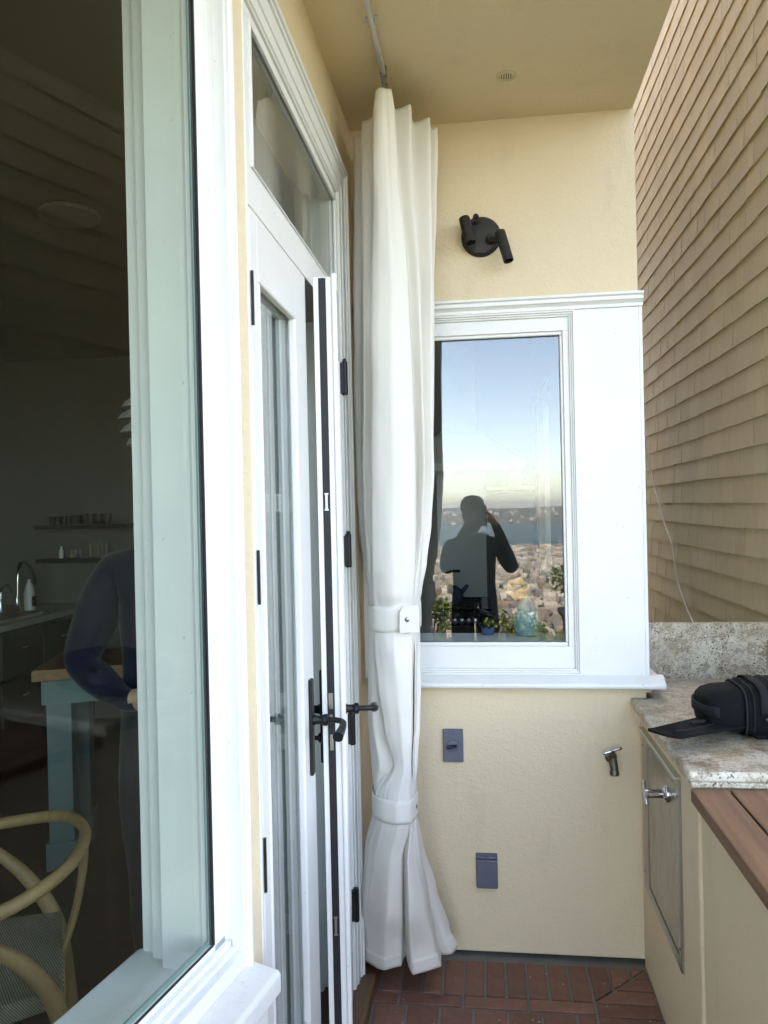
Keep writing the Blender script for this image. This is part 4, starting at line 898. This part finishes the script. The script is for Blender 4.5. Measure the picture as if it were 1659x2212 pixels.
# chair
cc = Vector((-1.235, 1.735, FI)); chair = thing('armchair', 'round backed oak armchair with woven cord seat behind the bay glass', 'chair', tuple(cc))
ca = math.atan2(-.5, -.86); cf = Vector((math.cos(ca), math.sin(ca), 0)); cl = Vector((-math.sin(ca), math.cos(ca), 0))
def cp(x, y, z): return tuple(cc + cf*x + cl*y + Vector((0, 0, z)))
rp = [(.16, -.285, .665), (.05, -.29, .675), (-.10, -.262, .69), (-.215, -.165, .715), (-.258, 0, .725), (-.215, .165, .715), (-.10, .262, .69), (.05, .29, .675), (.16, .285, .665)]
smooth_angle(MB().tube([cp(*p) for p in catmull(rp, 6)], .0138, 12, flat=1.15).build('top_rail', M['oak'], chair))
for s_ in (-1, 1):
    lp = catmull([(-.235, .235*s_, 0), (-.215, .225*s_, .22), (-.185, .21*s_, .42), (-.115, .225*s_, .545), (-.03, .262*s_, .625), (.02, .285*s_, .668)], 6)
    smooth_angle(MB().tube([cp(*p) for p in lp], [.0125+.0085*math.sin(math.pi*min(1, i/(len(lp)-1)*1.2)) for i in range(len(lp))], 12).build('leg', M['oak'], chair))
    smooth_angle(MB().tube([cp(.235, .275*s_, 0), cp(.225, .268*s_, .25), cp(.215, .262*s_, .45)], [.013, .018, .017], 12).build('leg', M['oak'], chair))
    MB().tube([cp(-.20, .215*s_, .25), cp(.225, .268*s_, .25)], .010, 8).build('stretcher', M['oak'], chair)
smooth_angle(MB().tube([cp(-.19, -.21, .43), cp(-.19, .21, .43)], .013, 10).build('stretcher', M['oak'], chair)); MB().tube([cp(.225, -.265, .27), cp(.225, .265, .27)], .010, 8).build('stretcher', M['oak'], chair)
sm = MB(); G = 14; vs = []
for i in range(G+1):
    for j in range(G+1):
        a, b = i/G, j/G; wd = .19+.075*a; x = -.20+.43*a; y = -wd+2*wd*b
        vs.append(cp(x, y, .455 - .022*math.sin(math.pi*a)*math.sin(math.pi*b) + (.004 if (abs(a-.5) > abs(b-.5)) else 0)))
n2 = len(vs); vs += [(x, y, z-.045) for x, y, z in vs]; fs = []
for i in range(G):
    for j in range(G):
        a = i*(G+1)+j; fs.append((a, a+G+1, a+G+2, a+1)); fs.append((n2+a, n2+a+1, n2+a+G+2, n2+a+G+1))
for i in range(G):
    for a, b in ((i, i+1), (G*(G+1)+i+1, G*(G+1)+i), ((i+1)*(G+1), i*(G+1)), (i*(G+1)+G, (i+1)*(G+1)+G)): fs.append((a, b, n2+b, n2+a))
sm.add(vs, fs); smooth_angle(sm.build('seat', M['cord'], chair, .008), 60)
sp_ = MB()
for s_ in (-1, 1): sp_.tube([cp(*p) for p in catmull([(-.20, .012*s_, .44), (-.232, .014*s_, .54), (-.25, .035*s_, .64), (-.255, .075*s_, .712)], 5)], .011, 8, flat=.6)
smooth_angle(sp_.build('back_splat', M['oak'], chair))
# pendant lamp and ceiling light
pp = CAM + ray(322, 905)*2.9
pl = thing('pendant_lamp', 'layered white metal pendant lamp with stacked shades', 'lamp', tuple(pp))
for k, (dz, r) in enumerate(((.105, .060), (.062, .098), (.018, .112), (-.030, .105), (-.075, .085), (-.115, .055))):
    smooth_angle(MB().lathe([(r, -.022), (r*.86, 0), (r*.5, .022), (.012, .03), (.012, .026), (r*.49, .019), (r*.85, -.003)], pp+Vector((0, 0, dz)), seg=32, cap=False).build('shade', M['shade'], pl))
MB().tube([pp+Vector((0, 0, -.1)), Vector((pp.x, pp.y, IC-.001))], .004, 8).build('cable', M['black'], pl)
p = onZ(150, 470, IC-.03); tag(smooth_angle(MB().lathe([(.115, 0), (.115, .012), (.10, .026), (.02, .0295)], (p.x, p.y, IC-.03), seg=36).build('ceiling_light', plain('dull_white', (.20, .19, .165), .6))), 'flat round light on the dark ceiling inside the bay window', 'light')

# ------------------------------------------------------------------ inside: seen through the end window
C5 = zm(1000, 1150, 440/1659.)
def kp(zx, zy, Y): return onY(*C5(zx, zy), Y)
t = thing('cooking_range', 'black cooking range under the extractor hood', 'range', (-.2, 5.2, FI))
ra = kp(300, 1350, 4.95).x; rb = kp(860, 1350, 4.95).x
MB().box(ra, rb, 4.95, BW-.03, FI, .905).build('body', M['iron'], t, .004); MB().box(ra, rb, 4.945, BW-.03, .905, .918).build('hob', M['screen'], t, .003); MB().box(ra+.05, rb-.05, 4.93, 4.949, .25, .72).build('oven_door', M['screen'], t, .004)
MB().tube([(ra+.08, 4.90, .76), (rb-.08, 4.90, .76)], .010, 10).build('oven_handle', M['chrome'], t)
for k in range(5):
    MB().lathe([(.02, 0), (.018, .022), (.005, .024)], (ra+.1+k*(rb-ra-.2)/4, 4.949, .84), (0, -1, 0), 14).build('knob', M['drawer'], t)
for k in range(4): MB().box(ra+.06+.0*k, rb-.06, 5.02+k*.13, 5.035+k*.13, .9185, .938).build('grate', M['iron'], t)
kc = kp(470, 1330, 5.1); kc.z = .9385
kt = thing('kettle', 'dark blue enamel kettle with arched black handle on the range', 'kettle', tuple(kc))
smooth_angle(MB().lathe([(.078, 0), (.088, .012), (.090, .04), (.078, .085), (.050, .108), (.030, .114), (.012, .118), (.012, .13), (.006, .136)], kc, seg=28).build('body', M['enamel'], kt))
smooth_angle(MB().tube([kc+Vector((.07, 0, .06)), kc+Vector((.105, 0, .10)), kc+Vector((.118, 0, .115))], [.018, .013, .012], 10).build('spout', M['enamel'], kt))
smooth_angle(MB().tube(catmull([tuple(kc+Vector(v)) for v in ((-.055, 0, .09), (-.05, 0, .16), (0, 0, .20), (.07, 0, .205))], 5), .009, 10).build('handle', M['iron'], kt))
pa = kp(355, 690, 5.59); pb = kp(825, 1300, 5.59); tag(MB().box(pa.x, pb.x, 5.58, 5.5985, .92, 1.80).build('splash_panel', M['inwhite'], None, .002), 'pale splash panel on the wall behind the range', 'panel')
hx = kp(560, 0, 5.3).x
hood = thing('extractor_hood', 'white chimney extractor hood above the range', 'hood', (hx, 5.35, 1.8)); mb = MB()
b0 = [(hx-.42, 5.05), (hx+.42, 5.05), (hx+.42, 5.598), (hx-.42, 5.598)]; b1 = [(hx-.12, 5.30), (hx+.12, 5.30), (hx+.12, 5.598), (hx-.12, 5.598)]
mb.add([(x, y, 1.84) for x, y in b0] + [(x, y, 2.06) for x, y in b1], [(3, 2, 1, 0), (0, 1, 5, 4), (1, 2, 6, 5), (2, 3, 7, 6), (3, 0, 4, 7), (4, 5, 6, 7)]); mb.box(hx-.42, hx+.42, 5.05, 5.598, 1.79, 1.84); mb.build('canopy', M['inwhite'], hood, .003); MB().box(hx-.115, hx+.115, 5.305, 5.598, 2.061, IC-.001).build('chimney', M['soft'], hood, .003)
sa = kp(810, 250, 5.45); sb = kp(1560, 250, 5.45)
tag(MB().box(sa.x, min(sb.x, .34), 5.40, 5.598, sa.z-.03, sa.z).build('wall_shelf', M['inwhite'], None, .003), 'white wall shelf beside the extractor hood', 'shelf')
p = kp(1080, 200, 5.48); tag(smooth_angle(MB().lathe([(.05, 0), (.065, .05), (.045, .12), (.06, .16), (.05, .16), (.03, .1), (.003, .02)], (p.x, 5.48, sa.z+.001), seg=20).build('jug', M['soft'])), 'white jug on the white wall shelf', 'jug')
p = kp(1290, 200, 5.48); tag(smooth_angle(MB().lathe([(.05, 0), (.10, .05), (.12, .10), (.11, .10), (.08, .04), (.003, .015)], (p.x, 5.48, sa.z+.001), seg=20).build('bowl', plain('rose_glaze', (.45, .22, .18), .4))), 'rose glazed bowl on the white wall shelf', 'bowl')
t = thing('kitchen_worktop', 'dark kitchen worktop inside the end window', 'counter', (-.1, 3.6, FI))
MB().box(-.60, .34, 2.937, 4.2, .885, .925).build('worktop', M['iron'], t, .003); MB().box(-.55, .34, 2.937, 4.14, FI, .885).build('cabinet', M['navycab'], t)
ta = kp(735, 1410, 4.15); tb_ = kp(1080, 1560, 3.55)
st_ = thing('swivel_tap', 'chrome swivel tap with a long straight spout inside the end window', 'tap', (tb_.x, tb_.y, .925))
MB().tube([ta, tb_], .010, 10).build('spout', M['chrome'], st_); smooth_angle(MB().lathe([(.020, -.022), (.020, .03), (.012, .034)], ta, seg=16).build('nozzle', M['chrome'], st_)); smooth_angle(MB().lathe([(.03, .0), (.03, .012), (.018, .016), (.018, tb_.z-.925+.02)], (tb_.x, tb_.y, .9255), seg=16).build('post', M['chrome'], st_))
vx = (kp(1070, 1650, 3.02).x+kp(1335, 1650, 3.02).x)/2; vz = 1.061
vase = smooth_angle(MB().lathe([(.036, 0), (.046, .012), (.050, .04), (.049, .075), (.040, .105), (.022, .128), (.012, .142), (.0115, .165), (.014, .170), (.010, .170), (.0085, .14), (.03, .10), (.04, .03), (.002, .012)], (vx, 3.035, vz-.0), seg=36).build('vase', M['celadon'])); tag(vase, 'pale blue green bottle vase on the inner sill of the end window', 'vase')
fl_ = thing('flower', 'peach flower with green leaves standing in the blue green vase', 'flower', (vx, 3.035, vz+.17))
fc = kp(1110, 1210, 3.03)
smooth_angle(MB().tube([(vx, 3.035, vz+.06), (vx-.004, 3.034, vz+.19), (fc.x+.01, 3.03, fc.z-.03), (fc.x, 3.03, fc.z)], .0028, 8).build('stem', M['leaf'], fl_))
def blade(c, d, up, L_, W2, name, mat, par, curl=.2):
    d = d.normalized(); sd = d.cross(up).normalized(); nn = sd.cross(d); mb = MB(); vs = []; K_ = 6
    for i in range(K_+1):
        a = i/K_; wd = W2*math.sin(math.pi*(.12+.85*a))**.8; q_ = c + d*(L_*a) - nn*(curl*L_*a*a)
        vs += [q_ - sd*wd + nn*W2*.15, q_, q_ + sd*wd + nn*W2*.15]
    mb.add(vs, [(3*i+j, 3*i+j+1, 3*i+4+j, 3*i+3+j) for i in range(K_) for j in (0, 1)]); mb.build(name, mat, par, smooth=True, solid=.0008)
for k in range(6):
    a = 2*math.pi*k/6+.3; blade(fc, Vector((math.cos(a), -.35, math.sin(a))), Vector((0, -1, .1)), .046, .024, 'petal', M['petal'], fl_)
for k, (dx, dz) in enumerate(((-.05, .02), (.05, .03), (.045, -.01), (-.04, -.015), (.02, .05))):
    blade(Vector((vx, 3.034, vz+.185+k*.004)), Vector((dx, -.02, dz)), Vector((0, 0, 1)), .062, .020, 'leaf', M['leaf'], fl_)
sp0 = kp(905, 1700, 3.05); pot = thing('small_plant', 'small plant with yellow blossoms in a blue pot by the vase', 'plant', (sp0.x, 3.05, vz)); prg = random.Random(3)
smooth_angle(MB().lathe([(.022, 0), (.028, .03), (.026, .03), (.002, .024)], (sp0.x-.03, 3.05, vz), seg=18).build('pot', M['enamel'], pot))
for k in range(16):
    blade(Vector((sp0.x-.03, 3.05, vz+.026)), Vector((prg.uniform(-1, 1), prg.uniform(-1, .6), prg.uniform(.2, 1))), Vector((0, 0, 1)), prg.uniform(.03, .05), .006, 'leaf', M['leaf'], pot)
for k in range(6):
    c_ = Vector((sp0.x-.03+prg.uniform(-.03, .05), 3.05+prg.uniform(-.02, .01), vz+prg.uniform(.03, .06))); smooth_angle(MB().lathe([(.001, -.005), (.005, -.002), (.006, .002), (.001, .005)], c_, seg=8).build('blossom', plain('yellow_bloom', (.55, .38, .04), .6) if k == 0 else bpy.data.materials['yellow_bloom'], pot))

# ------------------------------------------------------------------ people
def person(name, label, J, E, regions, mats, facing, origin, extra=None):
    """J: joint -> (pos, radius x, radius y); E: edges; regions: joint -> material slot; one skinned, continuous body"""
    names = list(J); idx = {n: i for i, n in enumerate(names)}
    me = bpy.data.meshes.new('skeleton'); me.from_pydata([J[n][0] for n in names], [(idx[a], idx[b]) for a, b in E], [])
    ob = bpy.data.objects.new('skeleton', me); col.objects.link(ob)
    md = ob.modifiers.new('skin', 'SKIN'); md.use_smooth_shade = True; md.branch_smoothing = .6
    sv = me.skin_vertices[0].data if me.skin_vertices else None
    if sv is None:
        bpy.context.view_layer.objects.active = ob; ob.select_set(True); bpy.ops.mesh.customdata_skin_add() ; sv = me.skin_vertices[0].data
    for n in names: sv[idx[n]].radius = (J[n][1], J[n][2] if len(J[n]) > 2 else J[n][1])
    sv[idx['pelvis']].use_root = True
    s2 = ob.modifiers.new('sub', 'SUBSURF'); s2.levels = 2; s2.render_levels = 2
    bpy.context.view_layer.update(); dg = bpy.context.evaluated_depsgraph_get()
    m2 = bpy.data.meshes.new_from_object(ob.evaluated_get(dg)); bpy.data.objects.remove(ob)
    root = thing(name, label, 'person', origin)
    m2.materials.clear()
    for mm in mats: m2.materials.append(mm)
    pos = [(Vector(J[n][0]), regions.get(n, 0), max(J[n][1:])) for n in names]
    for a, b in E:
        pa_, pb_ = Vector(J[a][0]), Vector(J[b][0]); ra_, rb_ = regions.get(a, 0), regions.get(b, 0)
        for k in (.25, .5, .75): pos.append((pa_.lerp(pb_, k), ra_ if k < .5 else rb_, max(J[a][1:])*(1-k)+max(J[b][1:])*k))
    for pgn in m2.polygons:
        c = pgn.center; best = min(pos, key=lambda q_: (q_[0]-c).length/q_[2]); pgn.material_index = best[1]; pgn.use_smooth = True
    m2.name = 'body'; bo = bpy.data.objects.new('body', m2); col.objects.link(bo); adopt(bo, root); return root
def humanoid(o, yaw, arms, scale=1.0, headturn=0):
    """arms: two lists of joint positions given in the person's own frame (x right, y forward)"""
    cy_, sy_ = math.cos(yaw), math.sin(yaw)
    def P(x, y, z): return (o[0] + (cy_*x - sy_*y)*scale, o[1] + (sy_*x + cy_*y)*scale, o[2] + z*scale)
    J = {}; E = []; Rg = {}
    def j(n, p, r, r2=None, reg=1): k_ = 1.0 if n[0] == 'f' and n[1] in 'lr' and len(n) == 4 else 1.28; J[n] = (P(*p), r*scale*k_, (r2 or r)*scale*k_); Rg[n] = reg
    def e(*ns):
        for a, b in zip(ns, ns[1:]): E.append((a, b))
    j('pelvis', (0, 0, .92), .165, .12, 2); j('waist', (0, .005, 1.05), .170, .12); j('chest', (0, .0, 1.24), .190, .125); j('upper', (0, -.01, 1.38), .145, .095); j('neck', (0, .0, 1.475), .055, .056, 0)
    j('jaw', (0, .035, 1.545), .060, .066, 0); j('skull', (0, .01, 1.635), .078, .092, 0); j('crown', (0, .0, 1.70), .050, .060, 0)
    e('pelvis', 'waist', 'chest', 'upper', 'neck', 'jaw', 'skull', 'crown')
    j('nose', (0, .118, 1.60), .012, .014, 0); e('skull', 'nose')
    for s_, n in ((-1, 'l'), (1, 'r')):
        j('ear'+n, (s_*.088, -.01, 1.61), .010, .022, 0); e('skull', 'ear'+n)
        j('sh'+n, (s_*.185, -.01, 1.385), .070, .065); e('upper', 'sh'+n)
        el, wr, hd_, fingers = arms[0 if s_ < 0 else 1]
        mid = tuple((a+b)/2 for a, b in zip((s_*.20, -.01, 1.36), el)); j('ua'+n, mid, .056); j('el'+n, el, .047)
        j('fa'+n, tuple((a*.6+b*.4) for a, b in zip(el, wr)), .044); j('wr'+n, wr, .030, .026); j('hand'+n, hd_, .036, .020, 0)
        e('sh'+n, 'ua'+n, 'el'+n, 'fa'+n, 'wr'+n, 'hand'+n)
        for k, ch in enumerate(fingers):
            prev = 'hand'+n
            for q_, p_ in enumerate(ch):
                nm = 'f%s%d%d' % (n, k, q_); j(nm, p_, .0095 - .0012*q_, None, 0); e(prev, nm); prev = nm
        j('hip'+n, (s_*.095, 0, .85), .095, .10, 2); j('th'+n, (s_*.10, .01, .66), .080, .085, 2); j('kn'+n, (s_*.10, .02, .48), .058, .060, 2); j('ca'+n, (s_*.10, 0, .32), .055, .058, 2); j('an'+n, (s_*.10, -.01, .10), .042, .045, 2); j('he'+n, (s_*.10, -.03, .045), .038, .040, 3); j('to'+n, (s_*.125, .15, .035), .040, .030, 3); e('pelvis', 'hip'+n, 'th'+n, 'kn'+n, 'ca'+n, 'an'+n, 'he'+n, 'to'+n)
    return J, E, Rg, P
def holdhand(s_, hx_, hy_, hz_):
    """fingers of a hand closing on the edge of an upright phone"""
    F = []
    for k in range(4):
        z = hz_ + .030 - k*.021; ln = (.9, 1.0, .95, .75)[k]
        F.append([(hx_ - s_*.004, hy_+.030, z), (hx_ - s_*.022*ln, hy_+.050*ln+.004, z+.002), (hx_ - s_*.045*ln, hy_+.046, z+.002)])
    F.append([(hx_ - s_*.018, hy_+.002, hz_+.034), (hx_ - s_*.034, hy_+.008, hz_+.048), (hx_ - s_*.046, hy_+.014, hz_+.060)]); return F
# photographer, seen in the glass
po = (-.085, -.42, 0.0); ks = .925
rel = lambda x, y, z: ((x-po[0])/ks, (y-po[1])/ks, z/ks)
lh, rh = rel(-.085, -.065, 1.478), rel(.045, -.065, 1.478)
armL = (rel(-.29, -.33, 1.08), rel(-.125, -.115, 1.415), lh, holdhand(-1, *lh)); armR = (rel(.205, -.33, 1.08), rel(.085, -.115, 1.415), rh, holdhand(1, *rh))
J, E, Rg, P = humanoid(po, 0, (armL, armR), ks)
ph = person('person', 'person in navy sweater and cap raising a phone, mirrored in the end window', J, E, Rg, [M['skin'], M['navy'], M['jeans'], M['shoe']], 0, po)
smooth_angle(MB().lathe([(.098*ks, -.012), (.100*ks, .02), (.090*ks, .065), (.060*ks, .095), (.01, .105)], P(0, -.005, 1.665), seg=24).build('cap', M['cap'], ph))
mb = MB(); mb.prism([(-.075, .07), (-.065, .13), (-.03, .165), (.03, .165), (.065, .13), (.075, .07)], 1.664, 1.672, lambda p, z: P(p[0], p[1], z)); mb.build('cap_peak', M['cap'], ph, .003)
smooth_angle(MB().lathe([(.040, -.055), (.058, -.03), (.062, .0), (.05, .03)], P(0, .055, 1.545), (0, .25, 1), seg=18).build('beard', M['hair'], ph))
phone = thing('phone', 'black phone held upright by the person mirrored in the end window', 'phone', (-.02, -.02, 1.415))
MB().box(-.058, .018, -.026, -.018, 1.42, 1.566).build('case', M['screen'], phone, .003); MB().box(-.012, .014, -.0178, -.0155, 1.535, 1.562).build('lens_bump', M['black'], phone, .001)
# person standing indoors behind the bay glass
q0 = CAM + ray(385, 1100)*2.4; po = (q0.x, q0.y, FI); yw = R(200)
c0, s0 = math.cos(yw), math.sin(yw)
def hang(s_):
    """forearm folded across the belly"""
    h_ = (s_*.085, .185, 1.02); F = []
    for k in range(4):
        zz = 1.048-k*.019
        F.append([(s_*.045, .198, zz), (s_*.018, .196, zz-.002), (-s_*.004, .190, zz-.004)])
    F.append([(s_*.07, .19, 1.058), (s_*.05, .195, 1.074), (s_*.034, .195, 1.082)])
    return ((s_*.30, .00, 1.10), (s_*.15, .155, 1.01), h_, F)
J, E, Rg, P = humanoid(po, yw, (hang(-1), hang(1)), .985)
p2 = person('person', 'person in navy sweater and khaki belt standing indoors behind the bay glass', J, E, Rg, [M['skin'], M['navy'], M['jeans'], M['shoe']], 0, po)
smooth_angle(MB().lathe([(.086, -.03), (.094, .0), (.088, .05), (.055, .085), (.01, .095)], P(0, -.015, 1.655), seg=24).build('hair', M['hair'], p2))
bl = MB(); NB = 32; vs = []
for zz in (.955, .995):
    for k in range(NB): a = 2*math.pi*k/NB; vs.append(P(.158*math.cos(a), .002+.122*math.sin(a), zz))
bl.add(vs, [(k, (k+1) % NB, NB+(k+1) % NB, NB+k) for k in range(NB)]); bl.build('belt', M['belt'], p2, smooth=True, solid=.006)
smooth_angle(MB().tube([P(*v) for v in catmull([(-.09, .085, 1.42), (-.05, .125, 1.28), (-.02, .130, 1.15), (.02, .125, 1.15), (.05, .12, 1.28), (.09, .085, 1.42)], 5)], .016, 8, flat=.3).build('strap', M['strap'], p2))

# ------------------------------------------------------------------ what lies behind the camera and shows in the glass
def hz_(d):                                     # height of the hillside below the terrace, d metres out
    pts_ = [(0, -3.0), (3, -3.6), (10, -7.5), (60, -24), (150, -47), (350, -70), (900, -73.5), (1450, -75.2), (1700, -80)]
    for (a, za), (b, zb_) in zip(pts_, pts_[1:]):
        if d <= b: return za + (zb_-za)*(d-a)/(b-a)
    return -80
g = MB(); xs_ = [-2500, -1400, -700, -350, -160, -70, -30, -12, -5, -1, 1, 5, 12, 30, 70, 160, 350, 700, 1400, 2500]; ds = [0, 2, 5, 10, 20, 40, 80, 150, 260, 400, 620, 900, 1200, 1450, 1700]
ds2 = [-3000, -600, -120, -30, -12, -8] + ds
for d in ds2:
    for x in xs_: g.v.append((x, -1.3-d, (hz_(d) if d >= 0 else -3.0) + (mn.noise(Vector((x*.01, d*.01, 0)))*min(3, max(0, d)*.01))))
n = len(xs_); g.f = [(i*n+k, i*n+k+1, (i+1)*n+k+1, (i+1)*n+k) for i in range(len(ds2)-1) for k in range(n-1)]; g.mi = [0]*len(g.f)
tag(g.build('ground', plain('hillside', (.06, .075, .035), .95, 0, .4, .05), smooth=True), kind='structure')
tag(MB().add([(-40000, -1400, -75), (40000, -1400, -75), (40000, -40000, -75), (-40000, -40000, -75)], [(0, 3, 2, 1)]).build('water', plain('bay_water', (.035, .085, .105), .55, 0, .15, .01, .25, .05, .2)), kind='structure')
hl = MB(); NX = 160; prof_ = [(0, 0.0), (120, .12), (500, .42), (1100, .78), (1700, 1.0), (2600, .6)]
for dd, hf in prof_:
    for k in range(NX+1):
        x = -9000 + 18000*k/NX; rid = 78 + 30*mn.noise(Vector((x*.0007, 3.1, 0))) + 16*mn.noise(Vector((x*.0028, 8.2, 0))) + 6*mn.noise(Vector((x*.009, 1, 0)))
        hl.v.append((x, -3450-dd-260*mn.noise(Vector((x*.0006, dd*.001, 5))), -78 + hf*rid + 5*mn.noise(Vector((x*.006, dd*.004, 2)))*(hf > 0)))
hl.f = [(i*(NX+1)+k, i*(NX+1)+k+1, (i+1)*(NX+1)+k+1, (i+1)*(NX+1)+k) for i in range(len(prof_)-1) for k in range(NX)]; hl.mi = [0]*len(hl.f)
tag(hl.build('hills', plain('far_hills', (.065, .075, .055), .95, 0, .5, .006), smooth=True), kind='structure')
# the town on the slope below, and houses along the far shore: too many and too small to count
tm_, tt, tbs, tN, tL = nodes('town_walls'); gi = tN.new('ShaderNodeNewGeometry')
tL.new(ramp(tt, gi.outputs['Random Per Island'], [(0, (.20, .20, .20)), (.22, (.40, .40, .40)), (.42, (.17, .12, .10)), (.6, (.50, .50, .50)), (.8, (.12, .13, .145)), (1, (.30, .27, .23))]), tbs.inputs['Base Color']); tbs.inputs['Roughness'].default_value = .9
trng = random.Random(21); town = MB(); green = MB()
def rbox(mb, x, y, z, a, b, h, rot, roof=True):
    c, s_ = math.cos(rot), math.sin(rot); q_ = [(x+c*i*a-s_*j_*b, y+s_*i*a+c*j_*b) for i, j_ in ((-1,-1),(1,-1),(1,1),(-1,1))]
    vs = [(u_, v_, z-6) for u_, v_ in q_] + [(u_, v_, z+h) for u_, v_ in q_]; fs = [(0,1,5,4),(1,2,6,5),(2,3,7,6),(3,0,4,7),(4,5,6,7)]
    if roof:
        r1 = ((q_[0][0]+q_[3][0])/2, (q_[0][1]+q_[3][1])/2, z+h+b*.5); r2 = ((q_[1][0]+q_[2][0])/2, (q_[1][1]+q_[2][1])/2, z+h+b*.5); vs += [r1, r2]; fs = fs[:4] + [(4,5,9,8),(6,7,8,9),(5,6,9),(7,4,8)]
    mb.add(vs, fs)
for i in range(6500):
    d = math.sqrt(trng.uniform(400**2, 1440**2)); az = trng.uniform(-.55, .55); x = d*math.tan(az); z = hz_(d)
    rbox(town, x, -1.3-d, z, trng.uniform(2.5, 5.5), trng.uniform(2.5, 4.5), trng.uniform(4, 9), trng.choice((0, math.pi/2)) + trng.uniform(-.1, .1), trng.random() < .55)
for i in range(420):
    x = trng.uniform(-3500, 3500); dd = trng.uniform(30, 900); rbox(town, x, -3480-dd, -76 + dd*.062, trng.uniform(6, 12), trng.uniform(6, 10), trng.uniform(6, 11), trng.uniform(0, 3), True)
tag(town.build('town', tm_), kind='stuff')
def blob(mb, x, y, z, r, k=1.0):
    vs = []; 
    for i in range(5):
        th = math.pi*(i+.5)/5
        for j_ in range(7):
            a = 2*math.pi*(j_+.5*(i % 2))/7; rr = r*trng.uniform(.75, 1.15); vs.append((x+rr*math.sin(th)*math.cos(a), y+rr*math.sin(th)*math.sin(a), z+r*k+rr*k*math.cos(th)))
    mb.add(vs, [(i*7+j_, (i+1)*7+j_, (i+1)*7+(j_+1) % 7, i*7+(j_+1) % 7) for i in range(4) for j_ in range(7)])
for i in range(7000):
    d = math.sqrt(trng.uniform(380**2, 1440**2)) if i > 500 else trng.uniform(40, 330); az = trng.uniform(-.6, .6); blob(green, d*math.tan(az), -1.3-d, hz_(d)-1, trng.uniform(1.6, 3.6), 1.1)
for i in range(900):
    dd = trng.uniform(20, 850); blob(green, trng.uniform(-4000, 4000), -3470-dd, -80 + dd*.055, trng.uniform(5, 10), .8)
tag(green.build('town_trees', plain('far_foliage', (.05, .075, .03), .95, 0, .4, .1)), kind='stuff')
# garden trees just below the terrace
LM = plain('tree_leaf', (.075, .115, .03), .55, 0, .45, 1.2); BARK = plain('bark', (.07, .05, .035), .9, 0, .3, 12, .01, 30)
def tree(x, d, top, spread, seed, label):
    rg = random.Random(seed); gz = hz_(d)-.3; y = -1.3-d; t = thing('garden_tree', label, 'tree', (x, y, gz), 'garden trees below the terrace')
    H_ = top-gz; tk = MB(); tk.tube([(x, y, gz), (x+.1, y, gz+H_*.3), (x-.05, y+.1, gz+H_*.6), (x, y, gz+H_*.85)], [.16, .12, .08, .03], 8)
    cl_ = []
    for k in range(16):
        a = rg.uniform(0, 6.28); h0 = rg.uniform(.3, .8); rr = spread*rg.uniform(.35, .95)*(1.15-h0*.5); e_ = Vector((x+rr*math.cos(a), y+rr*math.sin(a), gz+H_*min(.97, h0+rg.uniform(.05, .22))))
        tk.tube([(x, y, gz+H_*h0*.8), tuple(Vector((x, y, gz+H_*h0)).lerp(e_, .5)), tuple(e_)], [.05, .03, .012], 6); cl_.append((e_, spread*rg.uniform(.28, .5)))
    smooth_angle(tk.build('trunk', BARK, t)); cr = MB()
    for e_, r in cl_:
        for q_ in range(170):
            v = Vector((rg.gauss(0, 1), rg.gauss(0, 1), rg.gauss(0, .8))); v = e_ + v.normalized()*r*rg.random()**.45
            a = Vector((rg.uniform(-1, 1), rg.uniform(-1, 1), rg.uniform(-.6, .6))).normalized(); b = a.cross(Vector((rg.uniform(-1, 1), rg.uniform(-1, 1), rg.uniform(.2, 1)))).normalized(); s_ = rg.uniform(.05, .11)
            cr.add([v-a*s_, v+b*s_*.5, v+a*s_, v-b*s_*.5], [(0, 1, 2, 3)])
    cr.build('crown', LM, t)
TL = 'leafy green garden tree mirrored in the end window'
tree(2.15, 14, .05, 1.05, 1, TL); tree(.75, 13, -.95, 1.0, 2, TL); tree(-1.55, 14, -.35, .8, 3, TL); tree(1.75, 11, -1.1, .8, 5, TL)

# ------------------------------------------------------------------ hazy air over the bay
hzb = MB().box(-9500, 9500, -7500, 3200, -86, 46).build('haze', None); hzb.data.materials.clear()
hm = bpy.data.materials.new('haze_air'); hm.use_nodes = True; ht = hm.node_tree; ht.nodes.clear()
ho = ht.nodes.new('ShaderNodeOutputMaterial'); hv = ht.nodes.new('ShaderNodeVolumePrincipled'); ht.links.new(hv.outputs[0], ho.inputs['Volume'])
hv.inputs['Density'].default_value = 1.3e-4; hv.inputs['Color'].default_value = (.72, .83, .98, 1); hv.inputs['Anisotropy'].default_value = .2
hzb.data.materials.append(hm); tag(hzb, kind='stuff')
